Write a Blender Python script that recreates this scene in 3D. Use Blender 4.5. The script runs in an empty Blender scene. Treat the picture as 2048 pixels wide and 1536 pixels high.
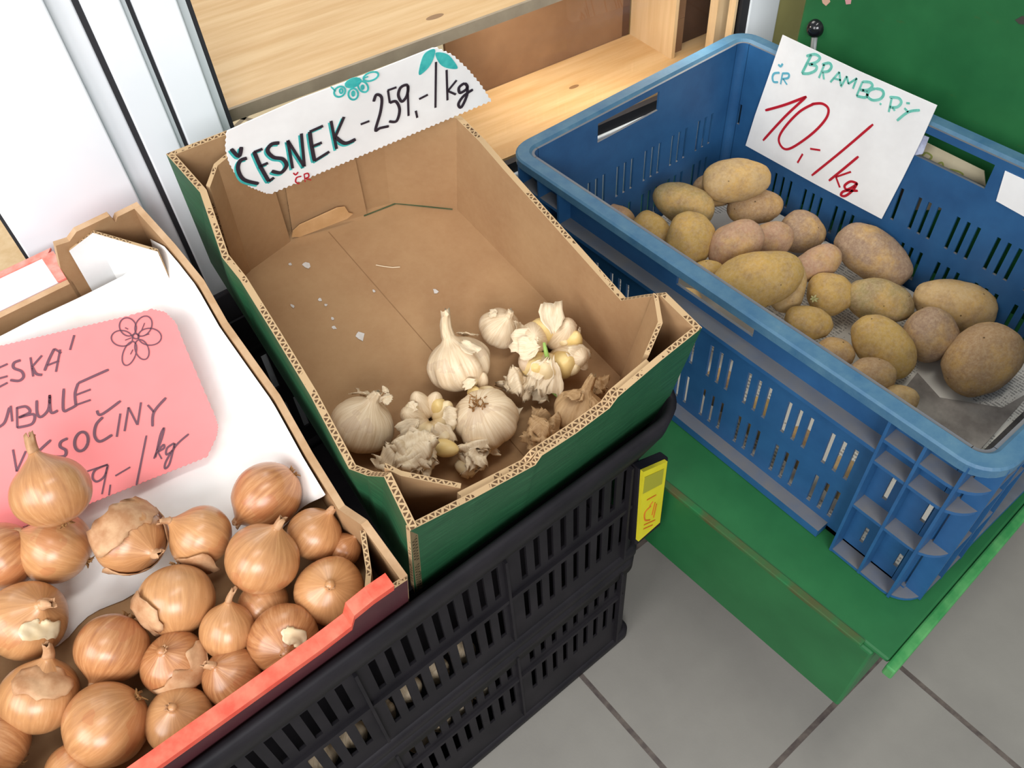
import bpy, bmesh, math, random
from mathutils import Vector, Matrix, Euler, noise
sc = bpy.context.scene
C = sc.collection

# ------------------------------------------------------------------ camera
CP = Vector((-0.484123, -0.6625331, 0.5518009)); FPX = 1677.0708
RC = Matrix(((0.77679683, -0.62731489, -0.05534179), (-0.50646905, -0.5700843, -0.64691035), (0.37426701, 0.53054681, -0.76055525)))
cam = bpy.data.objects.new('camera', bpy.data.cameras.new('camera')); C.objects.link(cam)
cam.data.sensor_width = 36.0; cam.data.lens = FPX / 2048 * 36.0; cam.data.clip_start = 0.01
cm = Matrix((RC[0], -RC[1], -RC[2])).transposed().to_4x4(); cm.translation = CP
cam.matrix_world = cm
sc.camera = cam

# ------------------------------------------------------------------ light and exposure
sc.view_settings.view_transform = 'Standard'; sc.view_settings.look = 'None'
sc.view_settings.gamma = 1.0; sc.view_settings.use_curve_mapping = False
sc.view_settings.exposure = 0.0
w = bpy.data.worlds.new('world'); sc.world = w; w.use_nodes = True
w.node_tree.nodes['Background'].inputs[0].default_value = (0.93, 0.97, 1.0, 1)
w.node_tree.nodes['Background'].inputs[1].default_value = 0.42
def area(name, loc, target, sx, sy, power, col=(1, 1, 1)):
    l = bpy.data.lights.new(name, 'AREA'); l.shape = 'RECTANGLE'; l.size = sx; l.size_y = sy; l.energy = power; l.color = col
    o = bpy.data.objects.new(name, l); C.objects.link(o); o.location = loc
    o.rotation_euler = (Vector(target) - Vector(loc)).to_track_quat('-Z', 'Y').to_euler()
    return o
area('shop_window_light', (-1.5, -2.4, 1.45), (-0.2, -0.2, -0.1), 1.5, 1.1, 66, (0.98, 0.99, 1.0))
area('ceiling_light', (-0.2, -0.6, 2.3), (-0.2, -0.4, 0), 1.2, 0.3, 14, (1.0, 0.97, 0.92))
area('side_window_light', (-1.6, -0.45, 0.85), (-0.45, 0.05, 0.1), 0.9, 0.9, 17, (1.0, 1.0, 1.0))
area('shelf_fill_light', (0.22, 0.14, 0.055), (0.24, 0.155, -0.1), 0.4, 0.03, 0.65, (1.0, 0.93, 0.82))  # added fill under the upper shelf, no real fixture; brightens the lower board
area('back_room_light', (0.3, 1.5, 1.7), (0.1, 0.7, -0.2), 1.2, 1.2, 26, (1.0, 0.97, 0.9))

# ------------------------------------------------------------------ helpers
def ray(p): return RC.transposed() @ Vector(((p[0]-1024)/FPX, (p[1]-768)/FPX, 1.0))
class Fr:
    """a local frame of the place: rotation m, origin o"""
    def __init__(s, o=(0, 0, 0), tilt=0.0, yaw=0.0, m=None):
        s.m = m if m else Matrix.Rotation(yaw, 3, 'Z') @ Matrix.Rotation(tilt, 3, 'X'); s.o = Vector(o)
    def px(s, p, ax, val):
        d = s.m.transposed() @ ray(p); c = s.m.transposed() @ (CP - s.o)
        return c + d * ((val - c[ax]) / d[ax])
    def w(s, v): return s.o + s.m @ Vector(v)
    def mat(s): r = s.m.to_4x4(); r.translation = s.o; return r
WORLD = Fr()
def lin(h):
    if isinstance(h, str): c = [int(h[i:i+2], 16)/255 for i in (0, 2, 4)]
    else: c = [v/255 for v in h]
    return [x/12.92 if x <= .04045 else ((x+.055)/1.055)**2.4 for x in c] + [1]
class NT:
    def __init__(s, name):
        s.m = bpy.data.materials.new(name); s.m.use_nodes = True; s.t = s.m.node_tree
        s.b = s.t.nodes['Principled BSDF']
    def n(s, ty, **kw):
        nd = s.t.nodes.new(ty)
        for k, v in kw.items():
            if k in nd.inputs: nd.inputs[k].default_value = v
            else: setattr(nd, k, v)
        return nd
    def l(s, a, b): s.t.links.new(a, b)
    def coord(s, which='Object', scale=(1, 1, 1)):
        tc = s.n('ShaderNodeTexCoord'); mp = s.n('ShaderNodeMapping'); mp.inputs['Scale'].default_value = scale
        s.l(tc.outputs[which], mp.inputs[0]); return mp.outputs[0]
    def noise(s, co, scale, detail=4, rough=.6):
        nz = s.n('ShaderNodeTexNoise', Scale=scale, Detail=detail, Roughness=rough); s.l(co, nz.inputs['Vector']); return nz.outputs['Fac']
    def ramp(s, f, stops):
        r = s.n('ShaderNodeValToRGB'); e = r.color_ramp.elements
        while len(e) < len(stops): e.new(.5)
        for i, (p, c) in enumerate(stops): e[i].position = p; e[i].color = c if len(c) == 4 else (*c, 1)
        s.l(f, r.inputs[0]); return r.outputs[0]
    def mix(s, f, a, b, mode='MIX'):
        m = s.n('ShaderNodeMix'); m.data_type = 'RGBA'; m.blend_type = mode
        for sock, v in ((m.inputs[0], f), (m.inputs[6], a), (m.inputs[7], b)):
            if isinstance(v, (int, float)): sock.default_value = v
            elif isinstance(v, (list, tuple)): sock.default_value = v
            else: s.l(v, sock)
        return m.outputs[2]
    def math(s, op, a, b=0.0):
        m = s.n('ShaderNodeMath'); m.operation = op
        for i, v in enumerate((a, b)):
            if isinstance(v, (int, float)): m.inputs[i].default_value = v
            else: s.l(v, m.inputs[i])
        return m.outputs[0]
    def bump(s, f, strength=.3, dist=.002):
        b = s.n('ShaderNodeBump', Strength=strength, Distance=dist); s.l(f, b.inputs['Height']); s.l(b.outputs[0], s.b.inputs['Normal'])
    def base(s, c):
        if isinstance(c, (list, tuple)): s.b.inputs['Base Color'].default_value = c
        else: s.l(c, s.b.inputs['Base Color'])
    def fin(s, rough=.6, spec=.4): s.b.inputs['Roughness'].default_value = rough; s.b.inputs['Specular IOR Level'].default_value = spec; return s.m
B0 = (0, 0, 0, 1); W1 = (1, 1, 1, 1)
def simple(name, a, b=None, scale=30, rough=.6, spec=.4, sc3=(1, 1, 1), bump=0.0, lo=.35, hi=.65):
    t = NT(name)
    if b is None: t.base(lin(a))
    else:
        f = t.noise(t.coord(scale=sc3), scale)
        t.base(t.ramp(f, [(lo, lin(a)), (hi, lin(b))]))
        if bump: t.bump(f, bump)
    return t.fin(rough, spec)
class MB:
    def __init__(s): s.v = []; s.f = []; s.mi = []; s.uv = {}
    def add(s, vs): i = len(s.v); s.v += [tuple(v) for v in vs]; return i
    def face(s, ids, mi=0, uv=None):
        s.f.append(tuple(ids)); s.mi.append(mi)
        if uv: s.uv[len(s.f)-1] = uv
    def box(s, a, b, mi=0):
        x0, y0, z0 = [min(a[i], b[i]) for i in range(3)]; x1, y1, z1 = [max(a[i], b[i]) for i in range(3)]
        i = s.add([(x0,y0,z0),(x1,y0,z0),(x1,y1,z0),(x0,y1,z0),(x0,y0,z1),(x1,y0,z1),(x1,y1,z1),(x0,y1,z1)])
        for q in ((0,3,2,1),(4,5,6,7),(0,1,5,4),(1,2,6,5),(2,3,7,6),(3,0,4,7)): s.face([i+k for k in q], mi)
    def poly(s, top, off, mi=0, mib=None, mie=None):
        """flat outline given as 3D points, thickened by the vector off"""
        n = len(top); a = s.add(top); off = Vector(off); b = s.add([Vector(p)+off for p in top])
        s.face(range(a, a+n), mi); s.face(range(b+n-1, b-1, -1), mi if mib is None else mib)
        L = 0
        for k in range(n):
            j = (k+1) % n; d = (Vector(top[j])-Vector(top[k])).length
            s.face((a+k, b+k, b+j, a+j), mi if mie is None else mie, [(L, 0), (L, 1), (L+d, 1), (L+d, 0)]); L += d
    def tube(s, pts, rad, n=8, mi=0, cap=True):
        pts = [Vector(p) for p in pts]; rings = []
        if isinstance(rad, (int, float)): rad = [rad]*len(pts)
        up = None
        for k, p in enumerate(pts):
            d = (pts[min(k+1, len(pts)-1)]-pts[max(k-1, 0)]).normalized()
            if up is None: up = Vector((0, 0, 1)) if abs(d.z) < .9 else Vector((1, 0, 0))
            x = d.cross(up).normalized(); up = x.cross(d).normalized()
            rings.append(s.add([p + (x*math.cos(2*math.pi*i/n)+up*math.sin(2*math.pi*i/n))*rad[k] for i in range(n)]))
        for a, b in zip(rings, rings[1:]):
            for i in range(n): s.face((a+i, a+(i+1) % n, b+(i+1) % n, b+i), mi)
        if cap: s.face(range(rings[0]+n-1, rings[0]-1, -1), mi); s.face(range(rings[-1], rings[-1]+n), mi)
    def grid(s, nu, nv, fn, mi=0, closed=False, uvf=None):
        """open or u-closed surface from fn(u,v), u,v in 0..1"""
        a = s.add([fn(i/(nu if closed else nu-1), j/(nv-1)) for j in range(nv) for i in range(nu)])
        for j in range(nv-1):
            for i in range(nu if closed else nu-1):
                k = (i+1) % nu
                u0, u1, v0, v1 = i/nu, (i+1)/nu, j/(nv-1), (j+1)/(nv-1)
                s.face((a+j*nu+i, a+j*nu+k, a+(j+1)*nu+k, a+(j+1)*nu+i), mi, [(u0, v0), (u1, v0), (u1, v1), (u0, v1)])
        return a
    def panel(s, u0, u1, v0, v1, holes, th, fn, mi=0):
        """plate with real rectangular openings; fn maps (u,v,w)"""
        U = sorted({u0, u1} | {min(max(h[k], u0), u1) for h in holes for k in (0, 1)})
        Vv = sorted({v0, v1} | {min(max(h[k], v0), v1) for h in holes for k in (2, 3)})
        cache = {}
        def vt(i, j, k):
            if (i, j, k) not in cache: cache[i, j, k] = s.add([fn(U[i], Vv[j], th*k)])
            return cache[i, j, k]
        def solid(i, j):
            if not (0 <= i < len(U)-1 and 0 <= j < len(Vv)-1): return False
            u = (U[i]+U[i+1])/2; v = (Vv[j]+Vv[j+1])/2
            return not any(h[0] < u < h[1] and h[2] < v < h[3] for h in holes)
        for i in range(len(U)-1):
            for j in range(len(Vv)-1):
                if not solid(i, j): continue
                s.face((vt(i,j,0), vt(i,j+1,0), vt(i+1,j+1,0), vt(i+1,j,0)), mi)
                s.face((vt(i,j,1), vt(i+1,j,1), vt(i+1,j+1,1), vt(i,j+1,1)), mi)
                for di, dj, p, q in ((-1,0,(i,j),(i,j+1)), (1,0,(i+1,j+1),(i+1,j)), (0,-1,(i+1,j),(i,j)), (0,1,(i,j+1),(i+1,j+1))):
                    if not solid(i+di, j+dj): s.face((vt(*p,0), vt(*p,1), vt(*q,1), vt(*q,0)), mi)
    def ring(s, path, prof, mi=0):
        """closed profile [(inset,z)] swept round the closed path(inset)"""
        loops = [s.add([(x, y, z) for x, y in path(d)]) for d, z in prof]; n = len(path(0))
        for a, b in zip(loops, loops[1:]+loops[:1]):
            for i in range(n): s.face((a+i, a+(i+1) % n, b+(i+1) % n, b+i), mi)
    def build(s, name, mats, parent=None, smooth=False, bevel=0, fixn=True):
        me = bpy.data.meshes.new(name); me.from_pydata(s.v, [], s.f)
        for m in (mats if isinstance(mats, (list, tuple)) else [mats]): me.materials.append(m)
        uvl = me.uv_layers.new(name='uv') if s.uv else None
        for p in me.polygons:
            p.material_index = s.mi[p.index]; p.use_smooth = smooth
            if uvl and p.index in s.uv:
                for li, c in zip(p.loop_indices, s.uv[p.index]): uvl.data[li].uv = c
        if fixn:
            bm = bmesh.new(); bm.from_mesh(me); bmesh.ops.recalc_face_normals(bm, faces=bm.faces); bm.to_mesh(me); bm.free()
        o = bpy.data.objects.new(name, me); C.objects.link(o)
        if parent: o.parent = parent
        if bevel:
            b = o.modifiers.new('bevel', 'BEVEL'); b.width = bevel; b.segments = 2; b.limit_method = 'ANGLE'; b.angle_limit = .6
        return o
def tag(o, label, cat, group=None):
    o['label'] = label; o['category'] = cat
    if group: o['group'] = group
    return o
def thing(name, label, cat, mat=None, group=None):
    o = bpy.data.objects.new(name, None); C.objects.link(o); o.empty_display_size = .02
    if mat: o.matrix_world = mat
    return tag(o, label, cat, group)
def struct(o): o['kind'] = 'structure'; return o
def rr(x0, x1, y0, y1, r, n=6):
    def path(d):
        R = max(r-d, .002); out = []
        for cx, cy, a0 in ((x1-d-R, y1-d-R, 0), (x0+d+R, y1-d-R, 90), (x0+d+R, y0+d+R, 180), (x1-d-R, y0+d+R, 270)):
            out += [(cx+R*math.cos(math.radians(a0+90*k/n)), cy+R*math.sin(math.radians(a0+90*k/n))) for k in range(n+1)]
        return out
    return path
def catmull(pts, k=6):
    if len(pts) < 3: return [Vector(p) for p in pts]
    P = [Vector(p) for p in pts]; closed = (P[0]-P[-1]).length < 1e-6
    out = []
    for i in range(len(P)-1):
        p0 = P[i-1] if i > 0 else (P[-2] if closed else P[0]); p3 = P[i+2] if i+2 < len(P) else (P[1] if closed else P[-1])
        p1, p2 = P[i], P[i+1]
        for t in [j/k for j in range(k)]:
            out.append(.5*((2*p1)+(p2-p0)*t+(2*p0-5*p1+4*p2-p3)*t*t+(3*p1-p0-3*p2+p3)*t**3))
    out.append(P[-1]); return out
def ribbon(mb, pts, wd, nrm, smooth=True, lift=.0004):
    """a pen stroke lying on a sheet"""
    q = catmull(pts) if smooth else [Vector(p) for p in pts]
    nrm = Vector(nrm).normalized(); L = []; Rr = []
    for i, p in enumerate(q):
        d = q[min(i+1, len(q)-1)]-q[max(i-1, 0)]
        if d.length < 1e-9: d = Vector((1, 0, 0))
        s = d.normalized().cross(nrm)*wd/2
        if i in (0, len(q)-1): s *= .75
        L.append(p+s+nrm*lift); Rr.append(p-s+nrm*lift)
    a = mb.add(L); b = mb.add(Rr); n = len(q)
    c = mb.add([v-nrm*lift*.8 for v in L]); e = mb.add([v-nrm*lift*.8 for v in Rr])
    for i in range(n-1):
        mb.face((a+i, b+i, b+i+1, a+i+1)); mb.face((c+i, c+i+1, e+i+1, e+i))
        mb.face((a+i, a+i+1, c+i+1, c+i)); mb.face((b+i, e+i, e+i+1, b+i+1))
rnd = random.Random(7)

# ------------------------------------------------------------------ materials
def m_cardboard(name, a='a8825c', b='9b7550'):
    t = NT(name); co = t.coord(); f = t.noise(co, 9, 3); f2 = t.noise(t.coord(scale=(1, 1, 1)), 160, 2)
    c = t.ramp(f, [(.3, lin(a)), (.7, lin(b))]); c = t.mix(t.math('MULTIPLY', f2, .18), c, lin('d2b48c')); t.base(c); t.bump(f2, .08); return t.fin(.85, .2)
CARD = m_cardboard('cardboard_inside', 'a98660', '997350')
def m_edge(name, tan='b89b76', dark='5e4733', per=.0062):
    t = NT(name); tc = t.n('ShaderNodeTexCoord'); sp = t.n('ShaderNodeSeparateXYZ'); t.l(tc.outputs['UV'], sp.inputs[0])
    wob = t.math('MULTIPLY', t.noise(t.coord(), 60, 2), .006)
    u = t.math('DIVIDE', t.math('ADD', sp.outputs[0], wob), per); tri = t.math('MULTIPLY', t.math('PINGPONG', u, .5), 2.0)
    d = t.math('ABSOLUTE', t.math('SUBTRACT', tri, sp.outputs[1]))
    line = t.math('LESS_THAN', d, .27)
    e = t.math('GREATER_THAN', t.math('ABSOLUTE', t.math('SUBTRACT', sp.outputs[1], .5)), .34)
    k = t.math('MAXIMUM', line, e)
    worn = t.math('GREATER_THAN', t.noise(t.coord(), 24, 3), .53)
    k = t.math('MAXIMUM', k, worn)
    t.base(t.mix(k, lin(dark), lin(tan))); return t.fin(.9, .1)
EDGE = m_edge('cardboard_flutes')
EDGEF = simple('cardboard_fold', 'b3926c', 'c9ad88', 60, .9, .1)
def m_green():
    t = NT('green_print'); f = t.noise(t.coord(scale=(4, 4, 70)), 6, 5, .7); f2 = t.noise(t.coord(), 12)
    c = t.ramp(f, [(.3, lin('153f29')), (.55, lin('215536')), (.75, lin('376e4a'))]); c = t.mix(t.math('MULTIPLY', f2, .35), c, lin('235a33')); t.base(c); return t.fin(.55, .4)
GREENP = m_green()
WHITEP = simple('white_paper', 'efefee', 'e4e3e2', 14, .75, .2)
LINER = simple('white_liner_paper', 'f3f1ee', 'e6dfd4', 9, .8, .2, lo=.5, hi=.75)
def m_blue():
    t = NT('blue_plastic'); f = t.noise(t.coord(), 25, 5); c = t.ramp(f, [(.3, lin('204c78')), (.7, lin('295986'))])
    g = t.n('ShaderNodeNewGeometry'); sp = t.n('ShaderNodeSeparateXYZ'); t.l(g.outputs['Normal'], sp.inputs[0])
    d = t.math('MULTIPLY', t.math('GREATER_THAN', sp.outputs[2], .6), t.math('ADD', .45, t.math('MULTIPLY', t.noise(t.coord(), 40, 3), .6)))
    t.base(t.mix(d, c, lin('757069'))); return t.fin(.45, .4)
BLUE = m_blue()
def m_bluerim():
    t = NT('blue_plastic_worn_rim'); f = t.noise(t.coord(), 35, 6, .7); t.base(t.ramp(f, [(.3, lin('335c7c')), (.65, lin('4c7086')), (.8, lin('6c808a'))])); return t.fin(.5, .4)
BLUERIM = m_bluerim()
BLACKP = simple('black_plastic', '18161a', '221f23', 20, .6, .22)
def m_platform():
    t = NT('green_painted_steel'); f = t.noise(t.coord(), 14, 5); c = t.ramp(f, [(.3, lin('1b5a30')), (.7, lin('246739'))])
    r = t.math('GREATER_THAN', t.noise(t.coord(scale=(3, 1, 3)), 26, 6, .7), .66); t.base(t.mix(t.math('MULTIPLY', r, .35), c, lin('3f5a2c'))); return t.fin(.5, .4)
STEELG = m_platform()
RUST = simple('rusty_paint_edge', '24663a', '4d4a2c', 18, .6, .2, lo=.4, hi=.62)
PALEG = simple('worn_green_edge', '2f7d42', '5b9a5c', 30, .5, .4, lo=.4, hi=.75)
def m_wood(name, a, b, sc3, knot=True):
    t = NT(name); f = t.noise(t.coord(scale=sc3), 5, 6, .6); c = t.ramp(f, [(.35, lin(a)), (.65, lin(b))])
    if knot:
        v = t.n('ShaderNodeTexVoronoi', Scale=7.0); t.l(t.coord(scale=(1, 2.2, 2.2)), v.inputs['Vector'])
        k = t.math('LESS_THAN', v.outputs['Distance'], .085); c = t.mix(t.math('MULTIPLY', k, .8), c, lin('7a5636'))
    t.base(c); return t.fin(.5, .4)
WOOD = m_wood('pine_board', 'd9b787', 'c9a06b', (1.2, 14, 14))
WOODP = m_wood('pale_pine', 'dcbf96', 'cfae80', (14, 14, 1.2), False)
WOODE = simple('grey_board_edge', 'a6967f', '978772', 30, .6, .3)
FIBRE = simple('brown_fibreboard', '86664a', '795a40', 12, .8, .2)
DARKB = simple('dark_brown_board', '4a3222', '583d2a', 10, .7, .3)
ALU = simple('white_frame_paint', 'e9edf0', 'e3e8ec', 8, .35, .5)
ALUS = simple('grey_frame_lip', 'bfc6c8', None, 8, .35, .5)
GASK = simple('black_rubber_gasket', '2a2a2d', None, 8, .6, .3)
OLIVE = simple('olive_wall_paint', 'b5ae72', 'a59e64', 10, .7, .3)
def m_glass():
    t = NT('window_glass'); tr = t.n('ShaderNodeBsdfTransparent'); gl = t.n('ShaderNodeBsdfGlossy', Roughness=.02); fr = t.n('ShaderNodeFresnel', IOR=1.45); mx = t.n('ShaderNodeMixShader')
    t.l(t.math('MULTIPLY', fr.outputs[0], .04), mx.inputs[0]); t.l(tr.outputs[0], mx.inputs[1]); t.l(gl.outputs[0], mx.inputs[2]); t.l(mx.outputs[0], t.t.nodes['Material Output'].inputs[0]); return t.m
GLASS = m_glass()
INK_BLACK = simple('black_marker_ink', '2c2530', None, rough=.5); INK_TEAL = simple('teal_marker_ink', '2fa5a4', '49bdb8', 90, .5)
INK_RED = simple('red_marker_ink', 'b3182c', None, rough=.5); INK_MINT = simple('mint_marker_ink', '5bb3a2', '7fcabb', 90, .5); INK_BLUE = simple('blue_marker_ink', '5fa9bd', None, rough=.5)
INK_PURPLE = simple('purple_grey_ink', '6b4350', None, rough=.5); INK_OLIVE = simple('yellow_green_ink', '8f9650', None, rough=.5)
PINK = simple('pink_card', 'ef8d8d', 'ea8383', 6, .7, .2)
REDP = simple('red_print', 'ee4f3c', 'f27059', 60, .6, .3)
CHROME = simple('grey_metal_rod', '7a7d7c', None, rough=.35, spec=.6)
BALLM = simple('black_glossy_knob', '16161a', None, rough=.12, spec=.6)
def m_onion():
    t = NT('onion_skin'); co = t.coord('UV', (16, .9, 1)); f = t.noise(co, 3, 5, .65)
    oi = t.n('ShaderNodeObjectInfo'); f2 = t.noise(t.coord(), 22, 3)
    c = t.ramp(f, [(.25, lin('8f5636')), (.5, lin('b3794c')), (.75, lin('cf9b6d'))])
    c = t.mix(t.math('MULTIPLY', oi.outputs['Random'], .38), c, lin('d2a46f'))
    c = t.mix(t.math('MULTIPLY', t.math('GREATER_THAN', f2, .6), .3), c, lin('b0623c'))
    t.base(c); t.bump(f, .12, .001); t.b.inputs['Coat Weight'].default_value = .35; t.b.inputs['Coat Roughness'].default_value = .25
    return t.fin(.33, .5)
ONION = m_onion()
ONIOND = simple('dry_onion_skin', 'aa7a54', 'c8a07a', 70, .55, .3); ONIONI = simple('pale_onion_flesh', 'dfcfb0', 'd2b98e', 40, .4, .4)
def m_potato():
    t = NT('potato_skin'); gg = t.n('ShaderNodeNewGeometry'); co = gg.outputs['Position']; oi = t.n('ShaderNodeObjectInfo')
    f = t.noise(co, 26, 4, .65); g = t.noise(co, 260, 5, .75); h = t.noise(co, 70, 4, .7); s = t.n('ShaderNodeTexVoronoi', Scale=55.0); t.l(co, s.inputs['Vector'])
    c = oi.outputs['Color']
    c = t.mix(t.math('MULTIPLY', t.ramp(f, [(.46, B0), (.64, W1)]), .7), c, lin('bf9650'))
    c = t.mix(t.math('MULTIPLY', t.ramp(h, [(.45, B0), (.7, W1)]), .6), c, lin('86684f'))
    c = t.mix(t.math('MULTIPLY', t.ramp(g, [(.4, B0), (.7, W1)]), .5), c, lin('c3aa88'))
    sp = t.math('MULTIPLY', t.math('LESS_THAN', s.outputs['Distance'], .06), .8); c = t.mix(sp, c, lin('47341f'))
    t.base(c); t.bump(g, .25, .0012); return t.fin(.72, .25)
POTATO = m_potato()
def m_garlic():
    t = NT('garlic_skin'); f = t.noise(t.coord('UV', (22, 1, 1)), 3, 5, .6); g = t.noise(t.coord(), 40, 3)
    c = t.ramp(f, [(.3, lin('c8ac88')), (.55, lin('dcc6a6')), (.8, lin('e8d9c0'))]); c = t.mix(t.math('MULTIPLY', t.math('GREATER_THAN', g, .6), .3), c, lin('b79a84')); t.base(c); t.bump(f, .2, .001); return t.fin(.5, .4)
GARLIC = m_garlic()
CLOVE = simple('garlic_clove', 'd9c092', 'e5d2ae', 30, .4, .45); CLOVEY = simple('yellow_garlic_clove', 'd8b872', 'e2c88e', 30, .4, .45)
def m_husk(name, a, b):
    t = NT(name); f = t.noise(t.coord('UV', (9, 1, 1)), 3, 4); t.base(t.ramp(f, [(.3, lin(a)), (.7, lin(b))]))
    t.b.inputs['Transmission Weight'].default_value = 0.0; t.b.inputs['Subsurface Weight'].default_value = 0.0; return t.fin(.6, .3)
HUSK = m_husk('papery_husk', 'd0b894', 'e6d5ba'); HUSKB = m_husk('brown_husk', 'a07c54', 'c7a67c')
SPROUT = simple('green_sprout', '8fae57', None, rough=.5); ROOTM = simple('root_tuft', '8a6238', '9d7446', 200, .9)

# ------------------------------------------------------------------ setting: floor, window wall
ZF = -0.565; TILE = 0.33
def m_floor():
    t = NT('grey_floor_tile'); g = t.n('ShaderNodeNewGeometry'); sp = t.n('ShaderNodeSeparateXYZ'); t.l(g.outputs['Position'], sp.inputs[0])
    def near(sock, off):
        p = t.math('PINGPONG', t.math('SUBTRACT', sock, off), TILE/2); return t.math('LESS_THAN', p, .0035)
    gr = t.math('MAXIMUM', near(sp.outputs[0], GX), near(sp.outputs[1], GY))
    f = t.noise(t.coord(), 8, 5); c = t.ramp(f, [(.3, lin('85817b')), (.7, lin('8f8b84'))])
    gc = t.ramp(t.noise(t.coord(), 60, 3), [(.35, lin('4d4442')), (.65, lin('6a6059'))])
    t.base(t.mix(gr, c, gc)); t.bump(t.noise(t.coord(), 300, 2), .05); return t.fin(.45, .35)
gx = WORLD.px((1240, 1438), 2, ZF).x; GX = gx; GY = WORLD.px((1600, 1480), 2, ZF).y
gx2 = WORLD.px((1922, 1438), 2, ZF).x
FLOORM = m_floor()
CREAMT = simple('cream_floor_tile', 'd9c6a2', 'd3bf9a', 6, .5, .3); CREAMG = simple('cream_tile_grout', '8b7d68', None)
f = MB(); f.box((-3, -3.2, ZF-.02), (3, .12, ZF))
f.box((-3, .12, ZF-.02), (3, 3.2, ZF), 1)
for k in range(-6, 7):
    th = .5
    for ang in (th, th+math.pi/2):
        d = Vector((math.cos(ang), math.sin(ang), 0)); nn = Vector((-d.y, d.x, 0)); p = Vector((.11, 1.23, ZF+.0004))+nn*k*.42
        ts = [t_ for t_ in (-1.2, 1.2)]
        a = p+d*-1.0; b = p+d*1.0
        if min(a.y, b.y) < .3 or max(a.y, b.y) > 3.1: continue
        f.poly([a-nn*.006, b-nn*.006, b+nn*.006, a+nn*.006], (0, 0, -.001), 2)
struct(f.build('floor', [FLOORM, CREAMT, CREAMG]))

WF = Fr((0, .09, 0), yaw=-math.atan(.1))
w1 = struct(bpy.data.objects.new('window_1', None)); C.objects.link(w1); w1.matrix_world = WF.mat()
ZT = 1.1
b = MB(); b.box((-.4838, -.005, ZF), (-.3677, .05, ZT)); b.box((-.3677, .006, ZF), (-.3464, .05, ZT)); b.build('wide_panel', ALU, w1, bevel=.0015)
b = MB(); b.box((-.3415, -.002, ZF), (-.3105, .05, ZT)); b.build('post', ALU, w1, bevel=.0015)
b = MB(); b.box((-.3105, .003, ZF), (-.3060, .05, ZT)); b.box((-.2650, .003, ZF), (-.2570, .05, ZT)); b.build('post_lip', ALUS, w1)
b = MB(); b.box((-.3020, -.002, ZF), (-.2650, .05, ZT)); b.build('post', ALU, w1, bevel=.0015)
for x0, x1 in ((-.3464, -.3415), (-.3060, -.3020), (-.2570, -.2525), (-.4875, -.4838)):
    b = MB(); b.box((x0, .004, ZF), (x1, .05, ZT)); b.build('gasket', GASK, w1)
b = MB(); b.box((-.2525, -.002, ZF), (.4450, .05, -.112)); b.build('sill_frame', ALU, w1, bevel=.002)
b = MB(); b.box((-.2525, .002, -.112), (.4450, .012, -.096)); b.build('gasket', GASK, w1)
b = MB(); b.box((.4450, .002, -.112), (.4490, .014, ZT)); b.build('wood_bead', WOODP, w1)
b = MB(); b.box((.4560, .0, -.3), (.4700, .014, ZT)); b.build('gasket', GASK, w1)
b = MB(); b.box((.4700, -.002, ZF), (.5290, .05, ZT)); b.build('post', ALU, w1, bevel=.002)
b = MB(); b.box((-.2525, .006, -.098), (.4560, .010, ZT)); b.build('glass_pane', GLASS, w1)
w2 = struct(bpy.data.objects.new('window_2', None)); C.objects.link(w2); w2.matrix_world = WF.mat()
b = MB(); b.box((-1.4, .006, -.25), (-.4875, .010, ZT)); b.build('glass_pane', GLASS, w2)
b = MB(); b.box((-1.4, -.002, ZF), (-.4875, .05, -.25)); b.build('sill_frame', ALU, w2)
b = MB(); b.box((.5290, .0, ZF), (1.6, .06, ZT)); o = b.build('wall_right', OLIVE); o.matrix_world = WF.mat(); struct(o)

# display shelf behind the glass
sh = thing('display_shelf', 'pine display shelving standing behind the window glass', 'shelf', WF.mat())
b = MB(); b.box((-.30, .034, .078), (.62, .55, .0905)); b.build('shelf_board', WOOD, sh)
b = MB(); b.box((-.30, .030, .077), (.62, .034, .0905)); o = b.build('front_edge', WOODE, sh)
b = MB(); b.box((.05, .016, -.115), (.60, .172, -.0955)); b.build('shelf_board', WOOD, sh)
b = MB(); b.box((.403, .074, -.0955), (.409, .172, .077)); b.build('side_board', WOODP, sh)
b = MB(); b.box((.44, .030, -.0955), (.462, .045, .077)); b.build('upright', WOODP, sh)
for x in (-.29, .59):
    b = MB(); b.box((x-.01, .40, ZF), (x+.01, .43, .078)); b.build('upright', WOODP, sh)
for x in (.07, .58):
    b = MB(); b.box((x-.01, .10, ZF), (x+.01, .14, -.115)); b.build('leg', WOODP, sh)
b = MB(); b.box((.083, .173, -.115), (.388, .179, .077)); o = b.build('fibreboard_panel', FIBRE); o.matrix_world = WF.mat()
tag(o, 'plain brown fibreboard panel standing along the back of the lower shelf', 'panel')
b = MB(); b.box((.388, .1735, -.0955), (.402, .19, .077)); o = b.build('dark_gap_strip', DARKB, sh)  # dark colour stands in for the shaded gap beside the fibreboard panel
b = MB(); b.box((.4095, .085, -.0955), (.432, .17, -.045)); o = b.build('brown_box', FIBRE); o.matrix_world = WF.mat()
tag(o, 'small mid brown box low on the shelf, right of the pine side board', 'box')
b = MB(); b.box((.4095, .085, -.0445), (.432, .17, .05)); o = b.build('brown_box', FIBRE); o.matrix_world = WF.mat()
tag(o, 'taller mid brown box stacked above the small one, right of the pine side board', 'box')
b = MB(); b.box((.4325, .10, -.0955), (.54, .17, .06)); o = b.build('dark_box', DARKB); o.matrix_world = WF.mat()
tag(o, 'dark brown box on the shelf beside the black window gasket', 'box')
b = MB(); b.box((-1.2, .12, -.13), (-.489, .32, -.10)); o = b.build('wooden_board', WOODP); o.matrix_world = WF.mat()
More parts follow.
